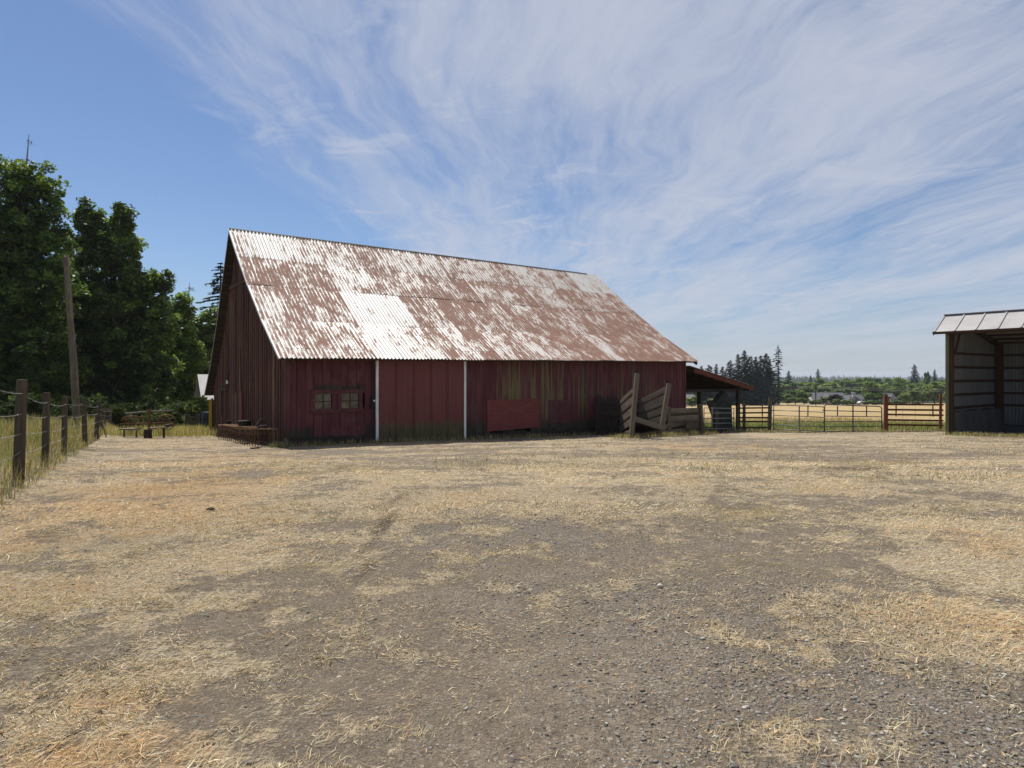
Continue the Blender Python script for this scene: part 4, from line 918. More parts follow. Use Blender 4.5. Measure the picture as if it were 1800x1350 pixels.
# ------------------------------------------------------------------ pole shed on the right
def build_shed():
    Pn = gp(1672, 27.0); t = thing('pole_shed', Pn, 'tall open-fronted pole shed with pale metal sheeting at the right edge', 'shed')
    R = -DD      # along the open front, to the right and nearer
    def sp(a, q, z): p = Vector((Pn.x, Pn.y, 0)) + LD * q + R * a; p.z = z; return p      # a along the front, q into the shed
    ze = E + (YH - 582) / F * 27.0; zr = E + (YH - 554) / F * 27.6; QD = 5.6; LEN = 9.0
    def rz(q): return ze + (zr - ze) * (q + .55) / 1.1 if q < .55 else zr + (E + 1.55 - zr) * (q - .55) / (QD + .3 - .55)
    a0 = -.45
    # roof: short front slope, long back slope
    n1 = (sp(0, -.55, rz(-.55)) - sp(0, .55, zr)).cross(R); n1 = n1 if n1.z > 0 else -n1
    n2 = (sp(0, .55, zr) - sp(0, QD, rz(QD))).cross(R); n2 = n2 if n2.z > 0 else -n2
    for i in range(13):      # ribbed sheets on the front slope
        a = a0 + i * .75; b_ = a + .745
        if a > LEN: break
        s = slab('roof_sheet', [sp(a, -.6, rz(-.6)), sp(b_, -.6, rz(-.6)), sp(b_, .55, zr), sp(a, .55, zr)], n1, .02, M_SHEDROOF, t)
        bar('rib', sp(a + .03, -.62, rz(-.62) + .022), sp(a + .03, .55, zr + .022), .055, .035, M_SHEDROOF, s, n1, 'box')
        slab('roof_sheet', [sp(a, .552, zr), sp(b_, .552, zr), sp(b_, QD + .4, rz(QD + .4)), sp(a, QD + .4, rz(QD + .4))], n2, .02, M_SHEDROOF, t)
    bar('ridge_trim', sp(a0, .55, zr + .02), sp(LEN, .55, zr + .02), .22, .03, M_SHEDROOF, t, UP, 'box')
    bar('eave_trim', sp(a0, -.60, rz(-.6) - .06), sp(LEN, -.60, rz(-.6) - .06), .10, .03, M_SHEDWOOD, t, -LD, 'box')
    bar('barge_board', sp(a0 - .02, -.6, rz(-.6) - .09), sp(a0 - .02, .55, zr - .09), .14, .03, M_SHEDWOOD, t, -R, 'box')
    bar('barge_board', sp(a0 - .02, .55, zr - .09), sp(a0 - .02, QD + .4, rz(QD + .4) - .09), .14, .03, M_SHEDWOOD, t, -R, 'box')
    # frame
    gz = lambda a, q: g(*sp(a, q, 0).xy)
    for a in (0, 4.4, 8.8):
        bar('post', sp(a, 0, gz(a, 0) - .2), sp(a, 0, rz(0) - .05), .16, .16, M_SHEDWOOD, t, -LD, 'box')
        bar('post', sp(a + .1, QD - .12, gz(a, QD) - .2), sp(a + .1, QD - .12, rz(QD) - .05), .26, .2, M_SHEDWOOD, t, -LD, 'box')
        bar('rafter', sp(a + .06, -.5, rz(-.5) - .16), sp(a + .06, .55, zr - .16), .22, .05, M_SHEDWOOD, t, R, 'box')
        bar('rafter', sp(a + .06, .55, zr - .16), sp(a + .06, QD, rz(QD) - .16), .22, .05, M_SHEDWOOD, t, R, 'box')
        bar('brace', sp(a + .13, .05, ze - .9), sp(a + .13, .9, zr - .35), .12, .04, M_SHEDWOOD, t, R, 'box')
    bar('header', sp(-.1, -.10, ze - .02), sp(LEN - .1, -.10, ze - .02), .26, .045, M_SHEDWOOD, t, -LD, 'box')
    for k in range(9): q = -.3 + k * .72; bar('purlin', sp(a0 + .1, q, rz(q) - .09), sp(LEN - .1, q, rz(q) - .09), .05, .09, M_SHEDWOOD, t, UP, 'box')
    # end wall sheeting: inside pale, outside mossy; corrugated, one sheet per metre
    zb = E + (YH - 722) / F * 27.2
    for k in range(6):
        q0 = .02 + k * (QD / 6); q1 = q0 + QD / 6 - .004; vs = []; ns = 28; fs = []
        for j in range(ns + 1):
            q = q0 + (q1 - q0) * j / ns; w = .012 * math.sin(2 * math.pi * j / 4)
            vs += [sp(-.10 + w, q, gz(0, q) + .02), sp(-.10 + w, q, rz(q) - .06)]
        fs = [(2 * j, 2 * j + 2, 2 * j + 3, 2 * j + 1) for j in range(ns)]
        solid('wall_sheet', vs, fs, M_SHEDWALL, t, True)
        slab('outer_sheet', [sp(-.13, q0, gz(0, q0)), sp(-.13, q1, gz(0, q1)), sp(-.13, q1, rz(q1) - .05), sp(-.13, q0, rz(q0) - .05)], -R, -.008, M_SHEDOUT, t)
    for k in range(9):
        x0 = -.1 + k * 1.0; x1 = x0 + .996; vs = []; ns = 28
        for j in range(ns + 1):
            a = x0 + (x1 - x0) * j / ns; w = .012 * math.sin(2 * math.pi * j / 4); vs += [sp(a, QD + w, gz(a, QD) - .1), sp(a, QD + w, rz(QD) - .05)]
        solid('wall_sheet', vs, [(2 * j, 2 * j + 1, 2 * j + 3, 2 * j + 2) for j in range(ns)], M_SHEDWALL, t, True)
        slab('outer_sheet', [sp(x0, QD + .03, gz(x0, QD) - .1), sp(x1, QD + .03, gz(x1, QD) - .1), sp(x1, QD + .03, rz(QD) - .05), sp(x0, QD + .03, rz(QD) - .05)], LD, -.008, M_SHEDOUT, t)
    for py in (621, 645.5, 670, 694, 717):
        z = E + (YH - py) / F * 27.3
        bar('girt', sp(-.05, .08, z), sp(-.05, QD - .05, z), .11, .045, M_SHEDWOOD, t, R, 'box'); bar('girt', sp(.02, QD - .05, z), sp(LEN - .2, QD - .05, z), .11, .045, M_SHEDWOOD, t, -LD, 'box')
    bar('outer_corner', sp(-.165, -.04, gz(0, 0) - .05), sp(-.165, -.04, ze - .1), .14, .03, M_SHEDOUT, t, -R, 'box')
    bar('outer_corner', sp(-.10, -.105, gz(0, 0) - .05), sp(-.10, -.105, ze - .12), .10, .03, M_SHEDOUT, t, -LD, 'box')
    # low concrete wall that sags at its end, inside the end wall
    vs = []; m = 14; prof = []
    for i in range(m + 1):
        q = .14 + (QD - .3) * i / m; zt = zb - .02 + .03 * math.sin(i * 1.3) ; prof.append((q, zt))
    for q, zt in prof: vs += [sp(-.02, q, gz(0, q) - .1), sp(-.02, q, zt), sp(.20, q, zt - .02), sp(.28, q, gz(0, q) - .1)]
    fs = [tuple(4 * i + k for k in o) for i in range(m) for o in ((0, 1, 5, 4), (1, 2, 6, 5), (2, 3, 7, 6))] + [(0, 3, 2, 1), (4 * m, 4 * m + 1, 4 * m + 2, 4 * m + 3)]
    solid('low_wall', vs, fs, M_CONC, t)
    vs = []; m = 20
    for i in range(m + 1):
        a = .2 + 7.8 * i / m; zt = zb - .75 + .75 * sstep(a, 1.0, 3.2) - .06 * math.sin(i); zt = float(zt)
        vs += [sp(a, QD - .15, gz(a, QD) - .1), sp(a, QD - .15, zt), sp(a, QD - .45, zt - .03), sp(a, QD - .62, gz(a, QD) - .1)]
    fs = [tuple(4 * i + k for k in o) for i in range(m) for o in ((0, 4, 5, 1), (1, 5, 6, 2), (2, 6, 7, 3))] + [(0, 1, 2, 3), (4 * m, 4 * m + 3, 4 * m + 2, 4 * m + 1)]
    solid('low_wall', vs, fs, M_CONC, t)
build_shed()

# ------------------------------------------------------------------ wire fence on the left
def build_wire_fence():
    t = thing('wire_fence', gp(80, 11.67), 'barbed wire fence on leaning brown posts along the left edge', 'fence')
    spec = [(-75, 6.5, 620, -60, .17), (31, 9.15, 667, 39, .152), (79, 11.67, 690, 82, .128), (112, 14.6, 696.5, 114.6, .125), (150, 18.2, 699.5, 147, .135), (168, 22, 705, 173, .15), (177, 26, 712, 178, .13), (184, 30, 716.5, 184, .13), (194, 35, 716.5, 194, .14), (200, 40, 719, 200.5, .14), (206, 46, 719.5, 206, .15)]
    tops = []
    for px, d, ty, tx, w in spec:
        b_ = gp(px, d); top = pix(tx, ty, d); pole('post', b_ - UP * .25, top, w, M_POST, t); tops.append((b_, top))
    for i in range(len(tops) - 1):
        (b0, t0), (b1, t1) = tops[i], tops[i + 1]
        for k, f in enumerate((.86, .66, .46, .28)):
            a = b0.lerp(t0, f) + Vector((.06, -.05, 0)); c = b1.lerp(t1, f) + Vector((.06, -.05, 0)); sag = random.uniform(.02, .07); path = []
            for j in range(13): s = j / 12; p = a.lerp(c, s); p.z -= 4 * sag * s * (1 - s); path.append(p)
            w = tubes('wire', [path], .0035 if i < 4 else .006, M_WIRE, t, 4)
            if i < 3 and k < 4:
                bs = []
                L = (c - a).length; n = int(L / .14)
                for j in range(1, n): s = j / n; p = a.lerp(c, s); p.z -= 4 * sag * s * (1 - s); d = Vector((random.uniform(-1, 1), random.uniform(-1, 1), random.uniform(-1, 1))).normalized() * .016; bs.append([p - d, p + d])
                tubes('barbs', bs, .0022, M_WIRE, w, 3)
    # fallen stay at the corner
    s = thing('leaning_stake', gp(186, 24), 'thin dark stake leaning at the foot of the wire fence', 'stake')
    pole('stake', gp(187, 23.6), pix(180, 744, 24), .045, M_DARKW, s)
build_wire_fence()

# ------------------------------------------------------------------ old pole, hay rake, rusty rack, small things on the left
def build_left_things():
    t = thing('utility_pole', gp(135, 26), 'tall bare weathered pole without wires leaning left before the trees', 'pole')
    b_ = gp(136, 26) - UP * .4; top = pix(117.5, 450, 26); vs = []; fs = []; n = 12; rings = 14
    for i in range(rings + 1):
        s = i / rings; c = b_.lerp(top, s) + Vector((.03 * math.sin(s * 5), 0, 0)); r = .155 - .055 * s
        for j in range(n):
            th = 2 * math.pi * j / n; w = r * (1 + .05 * math.sin(j * 2.3 + i) + random.uniform(-.03, .03)); z = c.z + (random.uniform(-.10, .08) if i == rings else 0)
            vs.append(Vector((c.x + math.cos(th) * w, c.y + math.sin(th) * w, z)))
    for i in range(rings):
        for j in range(n): a = i * n + j; b2 = i * n + (j + 1) % n; fs.append((a, b2, b2 + n, a + n))
    fs.append(tuple(rings * n + j for j in range(n))); solid('shaft', vs, fs, M_POLE, t, True)
    for z in (2.2, 3.6): pole('spike', t.location + Vector((-.05 - z * .03, -.2, z)), t.location + Vector((-.05 - z * .03, -.34, z + .03)), .025, M_RUST, t)
    # hay rake: long pipe on a stand with spoked wheels in the weeds
    d = 25.0; r = thing('hay_rake', gp(260, d), 'old farm implement with a long bare pipe and iron wheels in the weeds', 'farm implement')
    tubes('beam', [[pix(220, 727, d), pix(262, 723.5, d), pix(302, 722, d)]], .035, M_SNAG, r, 8)
    bar('stand', gp(262, d) - UP * .05, pix(262, 722, d), .09, .07, M_RUST, r, None, 'box'); bar('clamp', pix(258.5, 723, d - .06), pix(265, 723, d - .06), .14, .05, M_RUST, r, None, 'box')
    for px, py, rr in ((229, 738, .30), (236, 738, .30), (283, 737, .30), (293, 736, .30)):
        c = pix(px, py + 6, d + .5); paths = [[c + Vector((math.cos(a) * rr, .15 * math.cos(a), math.sin(a) * rr)) for a in np.linspace(0, 2 * math.pi, 19)]]
        w = tubes('wheel', paths, .02, M_RUST, r, 5); sp = [[c, c + Vector((math.cos(a) * rr, .15 * math.cos(a), math.sin(a) * rr))] for a in np.linspace(0, 2 * math.pi, 9)[:-1]]; tubes('spokes', sp, .010, M_RUST, w, 4)
    tubes('axle', [[pix(224, 745, d + .5), pix(300, 743, d + .5)]], .03, M_RUST, r, 6)
    # plank bench on a stump
    k = thing('plank_bench', gp(258, 24.0), 'grey planks laid across a sawn stump beside the hay rake', 'bench')
    st = gp(260, 23.8); pole('stump', st - UP * .1, Vector((st.x, st.y, st.z + .34)), .30, M_DARKW, k)
    zz = st.z + .36
    def hp(px, dd, z): p = pix(px, 700, dd); p.z = z; return p
    bar('plank', hp(262, 23.8, zz + .02), hp(292, 24.3, zz + .02), .26, .04, M_GREY, k, UP); bar('plank', hp(214, 24.4, zz - .06), hp(242, 24.2, zz - .04), .30, .05, M_GREY, k, UP)
    pp = gp(218, 24.3); pole('leg', pp - UP * .05, Vector((pp.x, pp.y, zz - .08)), .07, M_GREY, k); pp = gp(240, 24.1); pole('leg', pp - UP * .05, Vector((pp.x, pp.y, zz - .08)), .07, M_GREY, k); pp = gp(288, 24.3); pole('leg', pp - UP * .05, Vector((pp.x, pp.y, zz)), .08, M_DARKW, k); bar('block', hp(290, 24.3, zz + .07), hp(304, 24.5, zz + .10), .16, .10, M_POST, k, UP)
    # rusty rack beside the gable
    R0 = gp(488, 18.3); R1 = gp(412, 23.2); q = thing('rusty_rack', (R0 + R1) / 2, 'long low rusty iron rack standing along the barn gable', 'rack')
    ax = (R1 - R0); ax.z = 0; LR = ax.length; ax.normalize(); side = Vector((ax.y, -ax.x, 0)); side = side if side.x < 0 else -side; W_ = .55
    def rp(s, w, h): p = R0.lerp(R1, s) + side * (w * W_); p.z = g(p.x, p.y) + h; return p
    for w in (0, 1):
        for h in (.50, .36, .10): tubes('rail', [[rp(s, w, h + (.015 * math.sin(s * 9 + w))) for s in np.linspace(0, 1, 8)]], .020 if h > .4 else .013, M_RUST, q, 6)
    for i in range(19):
        s = i / 18
        for w in (0, 1): tubes('upright', [[rp(s, w, -.02), rp(s, w, .50)]], .013, M_RUST, q, 5)
        if i % 2 == 0: bar('cross_bar', rp(s, 0, .515), rp(s, 1, .515), .05, .02, M_RUST, q, UP, 'box')
    for w in (0, .33, .66, 1): tubes('top_bar', [[rp(0, w, .53), rp(1, w, .53)]], .016, M_RUST, q, 5)
    c = rp(.5, .5, .53); m = thing('bucket', c, 'dark round pan lying on the rusty rack', 'pan')
    pole('pan', c, c + UP * .17, .42, M_DARKW, m); pole('rim', c + UP * .15, c + UP * .19, .46, M_DARKW, m)
    c = rp(.96, .4, .53); m = thing('tin', c, 'small dark tin on the far end of the rusty rack', 'tin'); pole('can', c, c + UP * .12, .16, M_DARKW, m); pole('lid', c + UP * .115, c + UP * .14, .18, M_DARKW, m)
    c = rp(.10, .5, .53); m = thing('iron_block', c, 'dark iron block lying on the near end of the rusty rack', 'block'); bar('block', c + Vector((-.1, 0, .05)), c + Vector((.12, .05, .05)), .14, .1, M_DARKW, m, UP); bar('flange', c + Vector((-.13, 0, .03)), c + Vector((-.1, 0, .03)), .2, .06, M_DARKW, m, UP)
    c = rp(.28, .4, .53); m = thing('bent_rod', c, 'pale bent rod sticking up from the rusty rack', 'rod'); tubes('rod', [[c, c + Vector((.02, 0, .12)), c + Vector((.10, -.02, .25)), c + Vector((.26, -.05, .33))]], .012, M_SNAG, m, 6); tubes('hook', [[c + Vector((.26, -.05, .33)), c + Vector((.29, -.05, .32)), c + Vector((.30, -.05, .29))]], .010, M_SNAG, m, 6)
    # small plank lying before the rack, short stake at the barn corner
    m = thing('loose_plank', gp(450, 17.4), 'short dark plank lying on the straw near the rusty rack', 'plank'); a = gp(441, 17.3); b2 = gp(456, 17.5); bar('plank', a + UP * .02, b2 + UP * .02, .07, .03, M_DARKW, m, UP); bar('splinter', b2 + UP * .03, gp(462, 17.7) + UP * .03, .03, .02, M_GREY, m, UP)
    m = thing('corner_stake', gp(502, 18.3), 'short pale stake at the foot of the barn corner', 'stake'); bar('stake', gp(502, 18.3) - UP * .1, gp(502, 18.3) + UP * .24, .07, .06, M_GREY, m); bar('cap', gp(502, 18.3) + UP * .24, gp(502, 18.3) + UP * .26, .08, .07, M_GREY, m)
    # clod in the yard
    for px, py, lb in ((371, 897, 'dark clod lying on the orange mown grass'), (1160, 1033, 'round pale stone on the grey gravel')):
        c = ghit(px, py); bm = bmesh.new(); bmesh.ops.create_icosphere(bm, subdivisions=2, radius=1)
        for v in bm.verts: v.co *= 1 + random.uniform(-.18, .18) * (1 if px < 900 else .2)
        sx = (.05, .03, .02) if px < 900 else (.022, .02, .017)
        bmesh.ops.scale(bm, vec=sx, verts=bm.verts); me = bpy.data.meshes.new('clod'); bm.to_mesh(me); bm.free(); me.materials.append(M_DARKW if px < 900 else mat('pale_stone', color=(.42, .39, .34), rough=.9))
        o = link('clod' if px < 900 else 'stone', me, None, Matrix.Translation(c + UP * .012)); tag(o, lb, 'clod' if px < 900 else 'stone')
    # boards, barrel and gate in the corner behind the gable
    y = thing('yellow_board', gp(369.5, 27.6), 'upright yellow board at the far corner of the barn gable', 'board'); bar('board', gp(370, 27.4), pix(370, 702, 27.4), .14, .04, mat('yellow_paint', color=(.33, .22, .02), rough=.7), y); bar('batten', gp(373, 27.5), pix(373, 700, 27.5), .08, .04, M_DARKW, y)
    br = thing('barrel', gp(364, 29), 'dark blue barrel behind the barn gable corner', 'barrel'); c = gp(364, 29); pole('body', c, c + UP * .95, .5, mat('barrel_blue', color=(.012, .018, .028), rough=.4), br); pole('hoop', c + UP * .30, c + UP * .34, .53, M_DARKM, br); pole('hoop', c + UP * .62, c + UP * .66, .52, M_DARKM, br)
    gt = thing('wooden_gate', gp(338, 33), 'dark wooden hurdle gate by the small white-roofed shed', 'gate')
    for px in (329, 348): bar('post', gp(px, 33) - UP * .2, pix(px, 728, 33), .14, .12, M_DARKW, gt)
    for py in (734, 742, 750): bar('rail', pix(328, py, 32.95), pix(350, py + .5, 32.95), .12, .04, M_DARKW, gt)
    # small shed with bright iron roof beyond
    d = 39.0; s = thing('small_shed', gp(380, 40), 'small shed with bright metal roof behind the barn gable', 'shed')
    c0 = pix(347, 658, d + 2.2); e0 = pix(354, 703, d)
    rr = Vector((.92, .39, 0)); b0 = Vector((e0.x, e0.y, 0)); dp = c0 - e0; dp.z = 0
    zr_, ze_ = c0.z, e0.z
    def q_(a, f, z): p = b0 + rr * a + dp * f; p.z = z; return p
    gz = g(b0.x, b0.y) - .4
    solid('wall', [q_(.35, .10, gz), q_(5, .10, gz), q_(5, 1.9, gz), q_(.35, 1.9, gz), q_(.35, .10, ze_ + .05), q_(5, .10, ze_ + .05), q_(5, 1.9, ze_ + .05), q_(.35, 1.9, ze_ + .05), q_(.35, 1, zr_ - .12), q_(5, 1, zr_ - .12)], [(0, 1, 5, 4), (2, 3, 7, 6), (0, 4, 8, 7, 3), (1, 2, 6, 9, 5), (4, 5, 9, 8), (6, 7, 8, 9), (0, 3, 2, 1)], M_GABLE, s)
    nn = Vector((-dp.x, -dp.y, dp.length * .7)).normalized()
    for i in range(5): slab('roof_sheet', [q_(i, 0, ze_), q_(i + .99, 0, ze_), q_(i + .99, 1, zr_), q_(i, 1, zr_)], nn, .03, M_SHEDROOF, s)
    slab('back_slope', [q_(0, 1, zr_ - .005), q_(5, 1, zr_ - .005), q_(5, 2, ze_), q_(0, 2, ze_)], Vector((dp.x, dp.y, dp.length * .7)), .03, M_SHEDROOF, s)
    bar('corner_board', q_(.33, .08, gz), q_(.33, .08, ze_ + .02), .10, .05, M_WHITE, s); bar('door_trim', q_(.95, .07, gz), q_(.95, .07, ze_ + .02), .08, .05, M_WHITE, s)
build_left_things()

# ================================================================== trees
def leaf_arrays(C, size, rng, flat=.6, elong=1.5):
    """one folded leaf quad per centre"""
    n = len(C); nrm = rng.normal(0, 1, (n, 3)); nrm[:, 2] = np.abs(nrm[:, 2]) + flat; nrm /= np.linalg.norm(nrm, axis=1)[:, None]
    t = rng.normal(0, 1, (n, 3)); t -= nrm * (t * nrm).sum(1)[:, None]; t /= np.linalg.norm(t, axis=1)[:, None]; b = np.cross(nrm, t)
    s = size[:, None]
    V = np.stack([C - t * s * .5 * elong, C + b * s * .42 - nrm * s * .08, C + t * s * .5 * elong, C - b * s * .42 - nrm * s * .08], 1)
    return V.reshape(-1, 3), np.arange(n * 4).reshape(n, 4)
def leafcol(n, base, rng, jit=.22, yel=.15):
    base = np.array(base); c = base[None] * (1 + rng.normal(0, jit, (n, 1))); k = rng.random(n) < yel
    c[k] = c[k] * np.array([1.7, 1.35, .8]); return np.clip(c, .004, .6)
def limb_path(a, b, rng, n=5, k=.08):
    a = Vector(a); b = Vector(b); L = (b - a).length; out = []
    for i in range(n + 1):
        s = i / n; p = a.lerp(b, s); w = math.sin(s * math.pi) * L * k
        out.append(p + Vector((rng.normal() * w, rng.normal() * w, rng.normal() * w * .5 + math.sin(s * math.pi) * L * .06)))
    out[0] = a; out[-1] = b; return out
def lobed_tree(name, lobes, d, trunk_px, label, cat, seed, nleaf, lsize, col, tips=260, depth=.8, yel=.24, group=None, mat_=None, trunk_r=.3, spread=.75):
    """crown made of lobes (px, py, rx_px, ry_px [, depth offset]) at distance d; leaves hang on branch tips spread through them"""
    rng = np.random.default_rng(seed); base = gp(trunk_px, d); t = thing(name, base, label, cat, group)
    L = np.array([(*pix(l[0], l[1], d + (l[4] if len(l) > 4 else 0)), l[2] / F * d, l[3] / F * d) for l in lobes])
    vol = L[:, 3] ** 2 * L[:, 4]; w = vol ** .7; w /= w.sum(); idx = rng.choice(len(L), tips, p=w)
    dr = rng.normal(0, 1, (tips, 3)); dr /= np.linalg.norm(dr, axis=1)[:, None]; r = rng.random(tips) ** .42
    T = L[idx, :3] + dr * r[:, None] * np.stack([L[idx, 3], L[idx, 3] * depth, L[idx, 4]], 1)
    T[:, 2] = np.maximum(T[:, 2], G(T[:, 0], T[:, 1]) + .4)
    tips_ = tips; per = nleaf // tips; ti = np.repeat(np.arange(tips), per); n = len(ti); cr = rng.uniform(.55, 1.25, tips) * spread
    off = rng.normal(0, 1, (n, 3)); off /= np.linalg.norm(off, axis=1)[:, None]; off *= (rng.random(n) ** .5)[:, None]
    off *= np.stack([cr[ti], cr[ti], cr[ti] * .72], 1); off[:, 2] -= .22 * (off[:, 0] ** 2 + off[:, 1] ** 2) / cr[ti]
    C = T[ti] + off + np.array(-base)[None]
    V, Q = leaf_arrays(C, lsize * rng.uniform(.65, 1.35, n), rng)
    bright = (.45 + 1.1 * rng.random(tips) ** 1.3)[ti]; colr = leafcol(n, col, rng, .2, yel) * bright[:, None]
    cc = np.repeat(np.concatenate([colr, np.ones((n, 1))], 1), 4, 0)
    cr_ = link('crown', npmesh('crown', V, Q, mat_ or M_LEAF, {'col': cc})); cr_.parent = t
    top = pix(L[:, 0].mean() / d * F + 900, 0, d); zc = L[:, 2].mean(); zt = L[:, 2].max()
    tr = [base - UP * .3]; 
    for k in range(1, 7): s = k / 6; tr.append(Vector((base.x + (L[:, 0].mean() - base.x) * s + rng.normal() * .15, base.y + rng.normal() * .15, base.z + (zt - base.z) * s)))
    tubes('trunk', [tr], [trunk_r * (1 - .85 * k / 6) + .02 for k in range(7)], M_BARK, t, 8)
    paths = []
    for k in range(min(70, tips)):
        e = Vector(T[k]); s = np.clip((e.z - base.z) / (zt - base.z) * .75, .12, .9); f = s * 6; i = int(f); a = tr[i].lerp(tr[min(i + 1, 6)], f - i); paths.append(limb_path(a, e, rng))
    rr = [max(.012, trunk_r * .26 * (1 - j / 5.6)) for j in range(6)]
    tubes('limbs', paths, rr, M_BARK, t, 5)
    return t
GA = 'broadleaf trees behind the wire fence'
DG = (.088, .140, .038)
lobed_tree('maple_tree', [(62, 335, 48, 50), (15, 330, 40, 48), (25, 420, 75, 80), (92, 425, 32, 60), (40, 520, 92, 80), (-70, 420, 80, 120), (60, 620, 80, 75), (-40, 600, 100, 100), (30, 690, 90, 45), (110, 500, 26, 50)], 42, 40, 'tallest dark maple at the far left edge, reaching above the bare pole', 'tree', 11, 88000, .19, DG, 950, spread=.62, group=GA, trunk_r=.42)
lobed_tree('maple_tree', [(147, 366, 10, 26), (152, 395, 16, 30), (172, 405, 26, 34), (218, 372, 14, 16), (212, 395, 24, 34), (228, 428, 20, 22), (190, 440, 50, 38), (165, 500, 48, 60), (240, 500, 42, 42), (280, 500, 24, 30), (205, 560, 90, 65), (150, 580, 60, 60), (285, 570, 30, 50), (180, 640, 85, 55), (265, 650, 50, 60), (220, 710, 80, 32)], 47, 205, 'dark maple right of the bare pole with two ragged tops', 'tree', 12, 95000, .19, DG, 1050, spread=.62, group=GA, trunk_r=.40)
lobed_tree('hazel_tree', [(318, 555, 18, 44), (332, 600, 20, 40), (326, 630, 30, 50), (312, 690, 26, 40), (338, 700, 18, 38), (305, 610, 22, 40)], 52, 322, 'bright sunlit green tree at the right end of the dark maples', 'tree', 13, 26000, .19, (.115, .185, .040), 330, spread=.6, group=GA, yel=.3, trunk_r=.18)
lobed_tree('broadleaf_tree', [(350, 590, 30, 38), (368, 640, 28, 55), (345, 650, 30, 50), (380, 600, 30, 60), (345, 700, 30, 40), (330, 570, 14, 24)], 58, 356, 'olive green tree just left of the barn gable', 'tree', 14, 22000, .22, (.095, .140, .038), 260, spread=.65, group=GA, yel=.2, trunk_r=.2)
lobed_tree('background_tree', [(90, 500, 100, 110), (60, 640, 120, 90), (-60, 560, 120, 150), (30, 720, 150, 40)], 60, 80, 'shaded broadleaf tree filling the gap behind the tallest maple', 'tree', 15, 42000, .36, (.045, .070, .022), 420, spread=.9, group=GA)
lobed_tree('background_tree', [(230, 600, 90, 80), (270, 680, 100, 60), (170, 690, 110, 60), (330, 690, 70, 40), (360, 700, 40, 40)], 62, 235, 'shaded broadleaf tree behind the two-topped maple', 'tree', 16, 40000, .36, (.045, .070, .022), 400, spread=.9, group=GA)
for i, (px, d, rx, ry, lb) in enumerate(((20, 34, 75, 32, 'dark bramble bush behind the nearest fence posts'), (150, 37, 70, 28, 'dark bramble bush behind the foot of the bare pole'), (250, 40, 60, 24, 'dark bramble bush behind the hay rake'), (350, 39, 16, 30, 'leafy sunlit bush beside the wooden hurdle gate'), (315, 42, 30, 22, 'low bush left of the wooden hurdle gate'))):
    p = gp(px, d); py = YH - (p.z - E) / d * F - ry * .8
    lobed_tree('bush', [(px, py, rx, ry), (px - rx * .5, py + ry * .3, rx * .5, ry * .7), (px + rx * .5, py + ry * .3, rx * .5, ry * .7)], d, px, lb, 'bush', 30 + i, 9000, .15, (.075, .11, .03) if i == 3 else (.042, .066, .020), 90, trunk_r=.08, spread=.5, mat_=M_BUSH, group='bushes under the trees')

def conifer_mesh(name, H, R, seed, whorls, per, sprays, col, droop=.35, first=.12, power=.85, gap=.0, size=.5):
    """needle crown of drooping branches; returns (crown mesh, limb mesh)"""
    rng = np.random.default_rng(seed); C = []; S = []; D = []; paths = []
    for wv in range(whorls):
        s = wv / (whorls - 1); z = H * (first + (1 - first) * s ** .92); rad = R * (1 - s) ** power * rng.uniform(.72, 1.12) + .04 * R
        for b in range(per):
            if rng.random() < gap: continue
            a = rng.uniform(0, 6.283); rl = rad * rng.uniform(.6, 1.15); dx, dy = math.cos(a), math.sin(a); paths.append([(0, 0, z), (dx * rl * .5, dy * rl * .5, z - droop * rl * .12), (dx * rl, dy * rl, z - droop * rl * .45)])
            m = max(2, int(sprays * (.35 + .65 * rl / R)))
            t = (np.arange(m) + rng.random(m)) / m; t = .12 + .9 * t
            for tt in t:
                w = .22 * rl * (1 - tt * .6); ox = rng.normal(0, w); C.append((dx * rl * tt - dy * ox, dy * rl * tt + dx * ox, z - droop * rl * (.45 * tt * tt) + .10 * rl * tt * (s > .8) + rng.normal(0, .05 * size))); D.append((dx + rng.normal(0, .4), dy + rng.normal(0, .4), -.35 + rng.normal(0, .2))); S.append(size * rng.uniform(.6, 1.3) * (.55 + .45 * rl / R))
    C = np.array(C); D = np.array(D); D /= np.linalg.norm(D, axis=1)[:, None]; S = np.array(S); n = len(C)
    side = np.cross(D, rng.normal(0, .35, (n, 3)) + np.array([0, 0, 1.0])); side /= np.linalg.norm(side, axis=1)[:, None]; up = np.cross(side, D)
    V = np.stack([C - D * S[:, None] * .45, C + side * S[:, None] * .30 - up * S[:, None] * .06, C + D * S[:, None] * .65, C - side * S[:, None] * .30 - up * S[:, None] * .06], 1).reshape(-1, 3)
    cc = np.repeat(np.concatenate([leafcol(n, col, rng, .25, .06), np.ones((n, 1))], 1), 4, 0)
    return npmesh(name, V, np.arange(n * 4).reshape(n, 4), M_NEEDLE, {'col': cc}), paths
def conifer(name, px, top_py, d, label, mdl, group=None, H0=20.0, squash=1.0):
    b_ = gp(px, d); H = pix(px, top_py, d).z - b_.z; t = thing(name, b_, label, 'tree', group); s = H / H0
    for nm, me in (('crown', mdl[0]), ('trunk', mdl[1])):
        o = link(nm, me); o.parent = t; o.scale = (s * squash, s * squash, s); o.rotation_euler = (0, 0, random.uniform(0, 6.28))
    return t
def trunk_mesh(H, r, paths=None, seed=0):
    tmp = tubes('tmp', [[(0, 0, -.8), (0, 0, H * .5), (0, 0, H)]], [r, r * .6, .03], M_BARK, None, 7); me = tmp.data; bpy.data.objects.remove(tmp); return me
